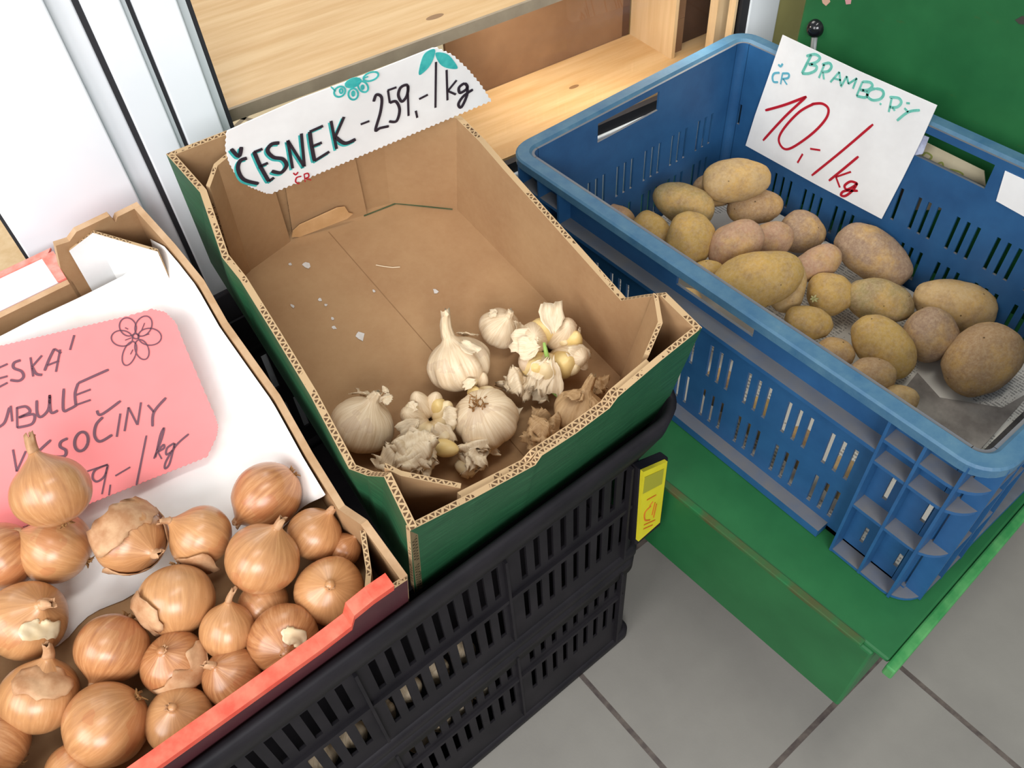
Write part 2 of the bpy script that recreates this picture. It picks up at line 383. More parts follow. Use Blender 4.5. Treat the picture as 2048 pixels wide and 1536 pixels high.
tag(o, 'pale pine board behind the glass at the left edge', 'board')

# ------------------------------------------------------------------ green platform scale
ps = thing('platform_scale', 'green painted platform scale carrying the blue crate', 'scale', Matrix.Translation((-.055, -.62, -.227)) @ Matrix.Rotation(math.radians(2.5), 4, 'Z'))
b = MB(); b.box((.004, .004, -.006), (.62, .72, 0)); b.box((0, .018, -.14), (.012, .72, -.004)); b.box((.012, .018, -.14), (.6, .03, -.006))
b.build('platform', STEELG, ps, bevel=.003)
b = MB(); b.box((-.002, .03, -.004), (.006, .72, .0015)); b.build('worn_edge', RUST, ps, bevel=.001)
b = MB(); b.box((-.002, -.006, -.016), (.62, .004, .001)); b.build('front_lip', PALEG, ps, bevel=.002)
b = MB(); b.box((.08, .08, -.20), (.55, .66, -.14)); b.build('chassis', STEELG, ps)
for x in (.12, .5):
    for y in (.12, .6):
        b = MB(); b.tube([(x-.015, y, -.27), (x+.015, y, -.27)], .068, 20); b.build('wheel', BALLM, ps)
b = MB(); b.box((.505, -.3, -.005), (.53, .53, .62)); b.build('column_panel', STEELG, ps, bevel=.003)
PSF = Fr((-.055, -.62, -.227), yaw=math.radians(2.5))
for pts_, nm_, mt_ in ((((1642, -8), (1656, -10), (1660, 4), (1652, 12), (1645, 6)), 'paint_chip', 'c9a08a'), (((1688, -10), (1704, -10), (1701, 8), (1692, 9)), 'paint_chip', 'c99090'), (((2030, 40), (2044, 32), (2060, 36), (2058, 50), (2038, 48)), 'scuff_mark', '3c3a33')):
    b = MB(); b.poly([PSF.px(p, 0, .5044) for p in pts_], (.0008, 0, 0)); b.build(nm_, simple(nm_, mt_, None, rough=.7), ps)
lv = MB(); ball = WORLD.px((1632, 56), 0, .428); loc = ps.matrix_world.inverted() @ ball
lv.tube([loc+Vector((.004, -.012, -.10)), loc+Vector((.002, -.006, -.05)), loc], [.0055, .005, .0045], 10)
lev = lv.build('lever', CHROME, ps, True)
k = MB(); k.grid(20, 12, lambda u, v: loc+Vector((math.cos(2*math.pi*u)*math.sin(math.pi*v), math.sin(2*math.pi*u)*math.sin(math.pi*v), -math.cos(math.pi*v)))*.0115, closed=True)
kn = k.build('knob', BALLM, lev, True); kn['label'] = 'black ball knob'

# ------------------------------------------------------------------ blue crate
bc = thing('plastic_crate', 'dusty blue slotted plastic crate of potatoes on the green scale', 'crate')
X0, X1, Y0, Y1, ZB = 0.0, .4, -.6, 0.0, -.2255
path = rr(X0, X1, Y0, Y1, .032, 8)
b = MB(); b.ring(path, [(.0, -.011), (.0, -.002), (.002, 0), (.0155, 0), (.0185, -.003), (.0185, -.012), (.0155, -.012), (.0155, -.004), (.003, -.004), (.003, -.011)]); b.build('rim', BLUERIM, bc, True).data.polygons.foreach_set('use_smooth', [False]*36*10)
INS = .0185; WT = .003
def slots(cs, rows):
    return [(c+d-.0023, c+d+.0023, r0, r1) for c in cs for d in (-.0128, 0, .0128) for r0, r1 in rows]
ROWS = [(-.137, -.090), (-.204, -.159)]
lc = [-.475, -.425, -.375, -.325, -.275, -.225, -.175, -.125]
ex = [(-.567, -.5625, -.118, -.088), (-.567, -.5625, -.2, -.178), (-.529, -.525, -.204, -.178), (-.530, -.5255, -.125, -.085)]
ex += [(-.6-h[1], -.6-h[0], h[2], h[3]) for h in ex]
hl = [(-.355, -.255, -.043, -.019)]
for nm, xx, sg, hole in (('side_panel', INS, 1, hl), ('side_panel', X1-INS, -1, [(-.375, -.225, -.043, -.012)])):
    b = MB(); b.panel(Y0+.032, Y1-.032, ZB, -.003, slots(lc, ROWS)+hole+ex, WT, lambda u, v, w_: (xx-sg*0+sg*w_*1.0, u, v)); b.build(nm, BLUE, bc)
for yy, sg in ((Y0+INS, 1), (Y1-INS, -1)):
    b = MB(); b.panel(X0+.032, X1-.032, ZB, -.003, slots([.075, .125, .175, .225, .275, .325], ROWS)+[(.125, .228, -.038, -.012)], WT, lambda u, v, w_: (u, yy+sg*w_, v)); b.build('end_panel', BLUE, bc)
def corner_pts(ci, ins, la, lb):
    """open path round a corner: ci picks corner, la/lb how far it runs along each side"""
    cx, sx = ((X0, 1), (X1, -1), (X0, 1), (X1, -1))[ci]; cy, sy = ((Y0, 1), (Y0, 1), (Y1, -1), (Y1, -1))[ci]
    R = max(.032-ins, .004); pts = [(cx+sx*ins, cy+sy*la)]
    for k_ in range(9):
        a = math.pi/2*k_/8; pts.append((cx+sx*(ins+R-R*math.cos(a)), cy+sy*(ins+R-R*math.sin(a))))
    pts.append((cx+sx*lb, cy+sy*ins)); return pts
def band(mb, po, pi, z0, z1):
    n = len(po); a = mb.add([(*p, z0) for p in po]); b_ = mb.add([(*p, z1) for p in po]); c_ = mb.add([(*p, z0) for p in pi]); d_ = mb.add([(*p, z1) for p in pi])
    for i in range(n-1):
        mb.face((a+i, a+i+1, b_+i+1, b_+i)); mb.face((c_+i, d_+i, d_+i+1, c_+i+1)); mb.face((b_+i, b_+i+1, d_+i+1, d_+i)); mb.face((a+i, c_+i, c_+i+1, a+i+1))
    mb.face((a, b_, d_, c_)); mb.face((a+n-1, c_+n-1, d_+n-1, b_+n-1))
for ci in range(4):
    cx, sx = ((X0, 1), (X1, -1), (X0, 1), (X1, -1))[ci]; cy, sy = ((Y0, 1), (Y0, 1), (Y1, -1), (Y1, -1))[ci]
    b = MB(); band(b, corner_pts(ci, INS, .0325, .0325), corner_pts(ci, INS+WT, .0325, .0325), ZB, -.003)
    for z in (-.037, -.068, -.139, -.2235): band(b, corner_pts(ci, .002, .091, .091), corner_pts(ci, INS+.001, .091, .091), z-.002, z+.002)
    def fin(d, alongx):
        f0 = .0013
        if alongx: b.box((cx+sx*d, cy+sy*f0, ZB), (cx+sx*(d+.0028), cy+sy*(INS+.001), -.004))
        else: b.box((cx+sx*f0, cy+sy*d, ZB), (cx+sx*(INS+.001), cy+sy*(d+.0028), -.004))
    for d in (.0895, .056, .022): fin(d, False); fin(d, True)
    b.build('corner_block', BLUE, bc)
b = MB()
for xx, sg in ((X0, 1), (X1, -1)):
    b.box((xx+sg*.002, Y0+.09, -.058), (xx+sg*(INS+.001), Y1-.09, -.053)); b.box((xx+sg*.003, Y0+.11, -.2255), (xx+sg*(INS+.001), Y1-.11, -.214))
for yy, sg in ((Y0, 1), (Y1, -1)):
    b.box((X0+.09, yy+sg*.002, -.058), (X1-.09, yy+sg*(INS+.001), -.053)); b.box((X0+.09, yy+sg*.003, -.2255), (X1-.09, yy+sg*(INS+.001), -.214))
b.build('reinforcing_rib', BLUE, bc)
b = MB(); b.box((X0+INS, Y0+INS, -.2255), (X1-INS, Y1-INS, -.219)); b.build('crate_floor', BLUE, bc)

# newspaper, labels, cards
ZN = -.2135
def m_news():
    t = NT('printed_newspaper'); co = t.coord(); sp = t.n('ShaderNodeSeparateXYZ'); t.l(co, sp.inputs[0])
    ln = t.math('LESS_THAN', t.math('PINGPONG', sp.outputs[0], .0022), .0011)
    wd = t.math('GREATER_THAN', t.noise(t.coord(scale=(60, 260, 1)), 2.0, 2), .46)
    colm = t.math('GREATER_THAN', t.math('PINGPONG', sp.outputs[1], .024), .003)
    blk = t.math('GREATER_THAN', t.noise(t.coord(), 13, 1), .47)
    k = t.math('MULTIPLY', t.math('MULTIPLY', ln, wd), t.math('MULTIPLY', colm, blk)); t.base(t.mix(t.math('MULTIPLY', k, .6), lin('cfcac0'), lin('55524f'))); return t.fin(.85, .15)
NEWS = m_news()
np_ = thing('newspaper', 'printed newspaper sheet lining the bottom of the blue crate', 'newspaper')
b = MB()
def npf(u, v):
    x = .026+.348*u; y = -.574+.548*v; return (x, y, ZN-.0012+.0022*noise.noise(Vector((x*22, y*22, 3)))*(0 if 0 else 1))
b.grid(14, 20, npf); b.build('sheet', NEWS, np_, True, fixn=False)
PHOTOM = simple('printed_photo', '8f8880', '6f6862', 30, .8, .2); DARKPR = simple('dark_printed_box', '3a3736', '4a4643', 60, .8, .2)
def patch(name, pts, z, m):
    b = MB(); b.poly([WORLD.px(p, 2, z) for p in pts], (0, 0, -.0006)); return b.build(name, m, np_)
patch('printed_photo', [(1835, 745), (1880, 795), (2005, 815), (2048, 790), (2048, 800), (1985, 872), (1950, 910), (1820, 830), (1790, 800)], ZN+.0014, PHOTOM)
patch('printed_advert', [(1962, 905), (2048, 822), (2048, 875), (1996, 918)], ZN+.0022, DARKPR)
def mask_text(name, strokes, off, scale, fr, ax, val, wpx, m, parent, nrm):
    b = MB()
    for s in strokes:
        pts = [fr.px((off[0]+x/scale, off[1]+y/scale), ax, val) for x, y in s]
        a0 = fr.px((1000, 600), ax, val)
        dist = (fr.w(pts[0])-CP).dot(RC[2]); ribbon(b, pts, wpx/scale*dist/FPX*1.12, nrm, len(s) > 2)
    o = b.build(name, m, parent, fixn=False); return o
t_ = [[(1255, 380), (1262, 440)], [(1255, 385), (1275, 390), (1278, 405), (1260, 410)]]
mask_text('heading', [[(1105, 388), (1108, 432)], [(1105, 390), (1122, 388), (1124, 404), (1107, 410)], [(1115, 415), (1125, 430)]], (1180, 300), 2.36, WORLD, 2, ZN+.002, 6, INK_BLACK, np_, (0, 0, 1))

def tagpoly(pts_px, ax, val, th, m, name):
    b = MB(); b.poly([WORLD.px(p, ax, val) for p in pts_px], (th, 0, 0)); return b.build(name, m)
o = tagpoly([(2010, 342), (2075, 372), (2060, 440), (1992, 402)], 0, .3775, .0008, WHITEP, 'paper_label'); tag(o, 'blank white paper label on the inner wall of the blue crate', 'label')
bk = thing('price_card', 'beige card with faded yellow-green writing behind the crate handle', 'card')
b = MB(); b.poly([WORLD.px(p, 0, .4045) for p in ((1850, 284), (1968, 342), (1975, 420), (1800, 420), (1800, 360))], (.001, 0, 0)); b.build('card', simple('beige_card', 'c9bda0', 'bfb294', 20, .8), bk)
mask_text('lettering', [[(1320, 1040), (1345, 1020), (1380, 1040), (1375, 1060), (1340, 1075)], [(1400, 1110), (1450, 1085), (1460, 1130)], [(1410, 1105), (1455, 1108)], [(1500, 1130), (1490, 1165)], [(1500, 1130), (1560, 1145), (1590, 1165), (1560, 1180), (1490, 1165)]], (1450, 0), 3.34, WORLD, 0, .4042, 10, INK_OLIVE, bk, (-1, 0, 0))
o = tagpoly([(1825, 262), (1858, 275), (1845, 308), (1820, 312)], 0, .379, .0006, simple('bluish_paper', 'b9c0d6', '6f6f8e', 50, .8), 'paper_scrap'); tag(o, 'small bluish paper scrap stuck beside the crate handle behind the potato sign', 'paper')

# ------------------------------------------------------------------ signs
def zig(p, q, n, amp):
    p = Vector(p); q = Vector(q); d = q-p; nn = Vector((-d.y, d.x)).normalized(); out = []
    for k_ in range(n):
        out.append(tuple(p+d*(k_/n))); out.append(tuple(p+d*((k_+.5)/n)+nn*amp))
    return out
SX = .3755
ps2 = thing('potato_price_sign', 'white paper sign reading BRAMBORY 10,-/kg hung on the blue crate', 'sign')
b = MB(); out = [(1565, 70), (1717, 142), (1874, 211), (1842, 282), (1806, 355), (1763, 438), (1630, 368), (1491, 291), (1510, 230), (1538, 150)]
b.poly([WORLD.px(p, 0, SX) for p in out], (.0008, 0, 0)); b.build('sheet', WHITEP, ps2)
S2 = dict(off=(1450, 0), scale=3.34, fr=WORLD, ax=0, val=SX, parent=ps2, nrm=(-1, 0, 0))
mask_text('variety_lettering', [[(580,360),(550,420),(515,490)],[(545,375),(600,362),(635,385),(610,415),(560,430)],[(560,430),(610,440),(605,470),(560,490),(515,490)],
 [(665,430),(628,520)],[(650,432),(695,420),(712,445),(690,475),(645,480)],[(655,480),(662,530)],
 [(765,480),(705,548)],[(765,480),(775,572)],[(725,522),(775,535)],
 [(815,508),(775,580)],[(815,508),(825,560)],[(825,560),(882,522)],[(882,522),(855,592)],
 [(920,545),(880,640)],[(920,545),(970,550),(985,575),(955,600),(905,600)],[(905,600),(950,615),(940,650),(880,640)],
 [(1008,592),(968,605),(952,640),(985,668),(1035,662),(1060,632),(1050,602),(1008,592)],[(1035,690),(1045,698)],
 [(1115,655),(1095,748)],[(1100,648),(1160,655),(1178,685),(1150,715),(1100,715)],[(1120,715),(1135,740)],
 [(1200,722),(1225,748)],[(1302,735),(1225,748),(1150,805)],[(1212,688),(1235,690)]], wpx=17, m=INK_MINT, **S2)
mask_text('origin_lettering', [[(365,485),(330,490),(318,515),(325,545),(355,548)],[(357,430),(372,443),(386,425)],[(385,490),(372,562)],[(383,490),(425,492),(422,520),(380,527)],[(390,527),(415,565)]], wpx=13, m=INK_BLUE, **S2)
mask_text('price_lettering', [[(270,737),(400,700),(545,645)],[(545,645),(400,780),(255,938)],
 [(600,690),(500,745),(400,850),(360,930),(390,990),(450,985),(580,895),(670,800),(692,730),(650,692),(580,695)],
 [(520,1028),(485,1087)],[(570,993),(637,1003)],[(990,830),(780,1010),(580,1172)],[(892,1045),(790,1130),(695,1207)],[(842,1147),(742,1182)],[(742,1182),(768,1252)],
 [(885,1225),(840,1212),(800,1240),(815,1265),(860,1245),(885,1222)],[(885,1222),(855,1270),(805,1308),(775,1302),(800,1275),(888,1274)]], wpx=16, m=INK_RED, **S2)

# ------------------------------------------------------------------ black crates
BX0, BX1, BY0, BY1 = -.70, -.100, -.3426, .045
def black_crate(name, label, z0, z1, rim_z, rows, flare):
    o = thing(name, label, 'crate', group='black crates under the cardboard boxes')
    hs = []
    for k_ in range(34):
        x = BX0+.02+k_*.0167
        if min(abs(x-r) for r in (-.285, -.447, -.12, -.61)) < .0085: continue
        hs += [(x-.0037, x+.0037, a, b_) for a, b_ in rows]
    for yy, sg in ((BY0, 1), (BY1, -1)):
        b = MB(); b.panel(BX0+.02, BX1-.02, z0, z1-.02, hs, .003, lambda u, v, w_: (u, yy+sg*w_, v)); b.build('long_panel', BLACKP, o)
    hs2 = [(y-.003, y+.003, a, b_) for y in [BY0+.03+.0125*i for i in range(27)] for a, b_ in rows]
    for xx, sg in ((BX0, 1), (BX1, -1)):
        b = MB(); b.panel(BY0+.02, BY1-.02, z0, z1-.02, hs2, .003, lambda u, v, w_: (xx+sg*w_, u, v)); b.build('end_panel', BLACKP, o)
    pth = rr(BX0, BX1, BY0, BY1, .02, 6)
    b = MB(); n = 7
    full = pth(0); inner = pth(.003)
    for q in range(4):
        seg = full[q*n:(q+1)*n]; si = inner[q*n:(q+1)*n]; band(b, seg, si, z0, z1-.02)
    b.build('corner_post', BLACKP, o)
    b = MB(); b.ring(rr(BX0-.03, BX1+.03, BY0-.03, BY1+.03, .045, 8), [(.03-flare, z1), (.03-flare+.006, z1+.002), (.03-flare+.009, z1), (.0335, rim_z+.012), (.0335, rim_z), (.029, rim_z), (.03-flare*.8, z1-.028)]); b.build('rim', BLACKP, o, True)
    b = MB(); b.ring(rr(BX0-.03, BX1+.03, BY0-.03, BY1+.03, .04, 8), [(.0265, z0+.003), (.0265, z0+.016), (.034, z0+.024), (.034, z0)]); b.build('foot_lip', BLACKP, o, True)
    b = MB()
    for x in (-.61, -.447, -.285): b.box((x-.0015, BY0-.005, z0+.03), (x+.0015, BY0+.001, rim_z))
    zm = (rows[0][0]+rows[1][1])/2; b.box((BX0+.02, BY0-.004, zm-.003), (BX1-.02, BY0+.001, zm+.003))
    b.box((BX1-.028, BY0-.006, z0+.02), (BX1-.025, BY0+.001, rim_z)); b.build('reinforcing_rib', BLACKP, o)
    b = MB(); b.box((BX0+.002, BY0+.002, z0), (BX1-.002, BY1-.002, z0+.004)); b.build('crate_floor', BLACKP, o)
    return o
bu = black_crate('plastic_crate', 'upper black slotted plastic crate with yellow sticker, under the cardboard boxes', -.335, -.055, -.134, [(-.198, -.139), (-.286, -.226)], .027)
bl = black_crate('plastic_crate', 'lower black slotted plastic crate standing on the tiled floor', ZF, -.337, -.352, [(-.402, -.363), (-.485, -.428)], .004)
YEL = simple('yellow_sticker', 'e3d62c', 'd7c92a', 20, .5); YELD = simple('olive_sticker_band', 'a8a234', None, rough=.5); ORI = simple('orange_print', 'e0702a', None, rough=.5)
# sticker sits on the slanting corner of the crate
SFm = Matrix.Rotation(math.radians(4), 3, 'Z'); SF = Fr((BX1-.006, BY0-.014, 0), m=SFm)
b = MB(); q_ = [SF.w(SF.px(p, 1, 0)) for p in ((1287, 944), (1335, 923), (1320, 1045), (1277, 1083))]
nS = SF.m @ Vector((0, 1, 0))
b.poly(q_, nS*.004); sk = b.build('sticker', YEL, bu); sk['label'] = 'yellow sticker with orange print'
b = MB(); b.poly([SF.w(SF.px(p, 1, -.0006)) for p in ((1290, 955), (1328, 938), (1324, 968), (1286, 988))], nS*.0004); b.build('sticker_band', YELD, sk)
b = MB()
for s in ([(1302, 1012), (1290, 1025), (1290, 1040), (1300, 1040)], [(1306, 1003), (1299, 1012)], [(1310, 1005), (1304, 1030)], [(1313, 1008), (1307, 1035)], [(1288, 1050), (1310, 1040)], [(1287, 1058), (1305, 1050)], [(1294, 1000), (1312, 990)]):
    ribbon(b, [SF.w(SF.px(p, 1, -.0004)) for p in s], .0016, -nS, len(s) > 2)
b.build('sticker_print', ORI, sk, fixn=False)
b = MB(); b.poly([SF.w(SF.px(p, 1, .004)) for p in ((1280, 940), (1338, 915), (1322, 1050), (1272, 1092))], nS*.012); b.build('corner_plate', BLACKP, bu, bevel=.002)

# ------------------------------------------------------------------ cardboard walls
def cwall(name, top, bot, inward, th, mats, parent):
    """sheet of corrugated board between a top polyline and a bottom polyline (mats: inside, outside, edge)"""
    top = [Vector(p) for p in top]; bot = [Vector(p) for p in bot]; n = len(top); iv = Vector(inward).normalized()*th
    b = MB(); ot = b.add(top); ob = b.add(bot); it = b.add([p+iv for p in top]); ib = b.add([p+iv for p in bot]); L = 0
    for i in range(n-1):
        d = (top[i+1]-top[i]).length
        b.face((ot+i, ob+i, ob+i+1, ot+i+1), 1); b.face((it+i, it+i+1, ib+i+1, ib+i), 0)
        b.face((ot+i, ot+i+1, it+i+1, it+i), 2, [(L, 0), (L+d, 0), (L+d, 1), (L, 1)]); b.face((ob+i, ib+i, ib+i+1, ob+i+1), 1); L += d
    h = (top[0]-bot[0]).length
    b.face((ot, it, ib, ob), 2, [(0, 0), (0, 1), (h, 1), (h, 0)]); b.face((ot+n-1, ob+n-1, ib+n-1, it+n-1), 2, [(0, 0), (h, 0), (h, 1), (0, 1)])
    return b.build(name, mats, parent)
GF = Fr((-.3747, -.3721, .055), math.radians(12))
gb = thing('cardboard_box', 'green and brown cardboard box holding a few garlic bulbs', 'box', GF.mat())
GM = [CARD, GREENP, EDGE]; GMI = [CARD, CARD, EDGE]; HF = -.145
g = lambda p, h: GF.px(p, 2, h)
lt = [Vector((0, 0, 0)), g((768, 954), 0), g((735, 952), -.022), g((698, 938), -.034), g((620, 790), -.036), g((545, 665), -.036), g((480, 560), -.034), g((444, 515), -.018), g((400, 385), -.001), Vector((.032, .4125, 0))]
lb = [Vector((.002+.033*p.y/.4125, p.y*.985, HF)) for p in lt]
cwall('left_wall', lt, lb, (1, 0, 0), .006, GM, gb)
rt = [Vector((.2886, 0, 0)), Vector((.2886, .043, .001)), Vector((.2886, .060, -.020)), Vector((.2886, .079, -.0455)), Vector((.2886, .16, -.036)), Vector((.2886, .25, -.0255)), Vector((.2886, .287, -.020)), Vector((.2886, .324, -.019))]
cwall('right_wall', rt, [Vector((.2886, p.y*.99+.001, HF)) for p in rt], (-1, 0, 0), .006, GM, gb)
ft = [(0, 0, 0), (.055, -.003, -.014), (.110, -.006, -.024), (.115, -.006, -.014), (.15, -.006, -.018), (.186, -.005, -.018), (.192, -.005, -.007), (.24, -.002, -.003), (.2886, 0, 0)]
fb = [(p[0], 0, HF) for p in ft]
cwall('front_wall', ft, fb, (0, 1, 0), .005, GM, gb)
ft2 = [(.048, .0045, -.018), (.105, -.0005, -.026), (.113, -.0005, -.018), (.15, -.0005, -.021), (.186, .0, -.021), (.192, .0, -.010), (.235, .003, -.008)]
cwall('front_inner_flap', ft2, [(p[0], .0055, HF) for p in ft2], (0, 1, 0), .005, GMI, gb)
bt = [(.0375, .4125, 0), (.0874, .4096, 0), (.16, .396, -.004), (.228, .377, -.012), (.2886, .324, -.019)]
cwall('back_wall', bt, [(p[0]+.001, p[1]-.006, HF) for p in bt], (-.25, -1, 0), .005, GM, gb)
cwall('back_inner_flap', [(.128, .396, -.035), (.195, .380, -.03)], [(.120, .389, HF), (.2, .371, HF)], (-.25, -1, 0), .004, GMI, gb)
# folded corner posts
cwall('corner_flap', [(.013, .050, -.001), (.020, .040, -.006), (.052, .011, -.019)], [(.0135, .050, HF), (.021, .040, HF), (.054, .0115, HF)], (.7, .7, 0), .004, GMI, gb)
cwall('corner_flap', [(.2825, .046, .0), (.268, .024, -.004), (.240, .0095, -.009)], [(.282, .048, HF), (.268, .026, HF), (.238, .0115, HF)], (-.6, .8, 0), .004, GMI, gb)
cwall('corner_flap', [(.0425, .362, -.002), (.060, .380, -.001), (.110, .400, -.004)], [(.0427, .3696, HF), (.060, .375, HF), (.112, .3848, HF)], (.4, -.9, 0), .004, GMI, gb)
b = MB(); b.poly([(.003, .001, HF), (.2886, .001, HF), (.2886, .320, HF), (.228, .372, HF), (.112, .396, HF), (.036, .404, HF)], (0, 0, .004), 0); b.build('box_floor', CARD, gb)
FLH = HF+.004
b = MB(); b.box((.152, .012, FLH), (.1528, .37, FLH+.0003)); b.build('floor_seam', simple('floor_seam_brown', '8d6a48', None, rough=.9), gb)  # thin darker brown line along the floor seam
TPF = Fr(GF.w((.16, .372, FLH)), m=GF.m @ Matrix.Rotation(math.radians(-14), 3, 'Z'))
b = MB(); b.poly([GF.m.transposed() @ (TPF.w(TPF.px(p, 1, 0))-GF.o) for p in ((586, 463), (600, 450), (640, 432), (675, 416), (690, 414), (698, 426), (706, 428), (694, 438), (650, 455), (600, 474), (584, 474))], (0, .001, 0)); tp = b.build('torn_paper', simple('torn_brown_paper', 'd2a878', 'c59a68', 40, .8), gb)
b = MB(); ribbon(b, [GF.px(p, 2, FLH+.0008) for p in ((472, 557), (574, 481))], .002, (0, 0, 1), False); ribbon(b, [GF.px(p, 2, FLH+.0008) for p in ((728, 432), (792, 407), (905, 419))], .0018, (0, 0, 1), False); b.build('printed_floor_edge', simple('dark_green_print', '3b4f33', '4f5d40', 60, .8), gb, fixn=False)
tp['label'] = 'torn strip of pale tan paper at the back'
RESTG = []
CHIP = simple('garlic_skin_chip', 'd6d2cc', 'c4bdb6', 90, .5)
for i, (p, r) in enumerate((((612, 530), 6), ((872, 583), 5), ((720, 672), 7), ((748, 582), 2.5), ((585, 612), 3.5), ((640, 600), 3), ((652, 610), 2.5), ((665, 637), 3), ((668, 655), 4), ((580, 528), 3))):
    c_ = GF.px(p, 2, FLH+.0008); b = MB(); rr_ = random.Random(i); rad = r/FPX*.85
    pts = [c_+Vector((math.cos(a)*rad*rr_.uniform(.6, 1.5), math.sin(a)*rad*rr_.uniform(.8, 2.0), rr_.uniform(0, .0006))) for a in [2*math.pi*k_/7 for k_ in range(7)]]
    b.poly([GF.w(q) for q in pts], GF.m @ Vector((0, 0, -.0005)))
    o = b.build('skin_chip', CHIP)
    tag(o, ['diamond-shaped pale skin chip nearest the left back of the box floor', 'small square pale skin chip right of the floor seam', 'whitish crumpled skin chip left of the floor seam, nearest the bulbs', 'tiny white speck on the seam of the garlic box floor'][i] if i < 4 else 'tiny pale skin crumb on the left of the garlic box floor', 'skin chip', None if i < 4 else 'crumbs of garlic skin on the box floor')
b = MB(); b.tube([GF.w(GF.px(p, 2, FLH+.001)) for p in ((752, 530), (768, 533), (785, 535), (800, 534))], .0006, 5); tag(b.build('dry_root', HUSK), 'thin curved whitish root thread lying on the garlic box floor', 'root')

# garlic price sign, taped to the back wall
gs = thing('garlic_price_sign', 'white zigzag-cut card reading CESNEK 259,-/kg on the garlic box', 'sign', Fr(GF.w((.075, .368, 0)), m=GF.m @ Matrix.Rotation(math.radians(-13), 3, 'Z')).mat())
SGF = Fr(GF.w((.075, .368, 0)), m=GF.m @ Matrix.Rotation(math.radians(-13), 3, 'Z')); GSB = 0.0
outl = [(455, 262)] + [(600, 198), (740, 146), (866, 96)] + zig((872, 97), (982, 204), 12, 4)[0:0]
arc = [(870, 96), (905, 112), (935, 140), (960, 170), (982, 204)]
for p, q in zip(arc, arc[1:]): outl += zig(p, q, 4, -3)
outl += zig((982, 204), (545, 388), 46, 3)
outl += [(545, 388)]
arc = [(536, 387), (520, 381), (500, 373), (484, 362), (471, 347), (459, 325), (452, 298), (454, 265)]
for p, q in zip(arc, arc[1:]): outl += zig(p, q, 3, -2)
b = MB(); b.poly([SGF.px(p, 1, GSB) for p in outl], (0, .0009, 0)); b.build('card', WHITEP, gs)
S1 = dict(off=(300, 60), scale=2.695, fr=SGF, ax=1, val=GSB, parent=gs, nrm=(0, -1, 0))
CES = [[(437,640),(478,680),(492,630)],[(522,690),(485,705),(474,750),(505,805),(585,828)],
 [(560,655),(595,735),(640,815)],[(560,658),(606,640)],[(592,735),(635,716)],[(640,815),(668,795)],
 [(697,608),(655,615),(633,650),(665,685),(715,695),(735,730),(705,768),(655,760)],
 [(742,595),(768,745)],[(742,595),(830,735)],[(815,558),(832,735)],
 [(860,548),(870,620),(886,705)],[(860,548),(932,516)],[(872,628),(926,606)],[(886,705),(966,655)],
 [(975,490),(1005,640)],[(1045,468),(998,575)],[(998,575),(1050,610),(1108,588)]]
mask_text('teal_shadow', [[(x-9, y+9) for x, y in s] for s in CES], wpx=20, m=INK_TEAL, **S1)
S1b = dict(S1); S1b['val'] = GSB-.0006
mask_text('name_lettering', CES, wpx=20, m=INK_BLACK, **S1b)
mask_text('price_lettering', [[(1135,508),(1182,490)],[(1205,385),(1220,348),(1248,365),(1242,440),(1215,538),(1240,528),(1287,518)],
 [(1328,308),(1280,325)],[(1282,325),(1292,392)],[(1292,392),(1325,385),(1345,430),(1328,490),(1288,492)],
 [(1388,298),(1352,308),(1338,350),(1358,385),(1385,350),(1388,298)],[(1388,298),(1393,462)],[(1432,435),(1440,472)],[(1450,372),(1497,348)],[(1541,172),(1538,418)],
 [(1598,215),(1603,378)],[(1652,270),(1605,328)],[(1605,328),(1648,347)],[(1695,288),(1665,310),(1672,338),(1710,312),(1695,288)],[(1708,300),(1708,350),(1678,415),(1662,398),(1690,355),(1740,320)]], wpx=15, m=INK_BLACK, **S1b)
def ell(cx, cy, rx, ry, a=0, n=14): return [(cx+rx*math.cos(t)*math.cos(a)-ry*math.sin(t)*math.sin(a), cy+rx*math.cos(t)*math.sin(a)+ry*math.sin(t)*math.cos(a)) for t in [2*math.pi*i/n for i in range(n+1)]]
mask_text('flower_drawing', [ell(1022,332,32,26,-.6), ell(1095,345,26,30), ell(1148,305,32,24,.9), ell(1190,250,42,22,-.35), ell(1030,328,8,12), ell(1095,342,6,12), ell(1145,308,6,10), [(1155,258),(1175,250)], [(975,305),(1000,330)]], wpx=9, m=INK_TEAL, **S1b)
b = MB(); b.poly([SGF.px((300+x/2.695, 60+y/2.695), 1, GSB-.0006) for x, y in ell(1095,285,48,26,-.35)[:-1]], (0, .0004, 0)); b.build('flower_centre', INK_TEAL, gs)
for lf in ([(1535,105),(1490,120),(1465,160),(1450,242),(1500,205),(1530,150)], [(1540,125),(1600,130),(1640,170),(1657,208),(1600,205),(1560,180)]):
    b = MB(); b.poly([SGF.px((300+p[0]/2.695, 60+p[1]/2.695), 1, GSB-.0006) for p in catmull([(*q, 0) for q in lf+lf[:1]])[:-1]], (0, .0004, 0)); b.build('leaf_drawing', INK_TEAL, gs)
mask_text('origin_lettering', [[(815,788),(790,795),(785,818),(805,828)],[(772,770),(785,780),(797,765)],[(830,778),(836,818)],[(828,778),(850,772),(855,790),(835,800)],[(838,800),(868,808)]], wpx=7, m=INK_RED, **S1b)

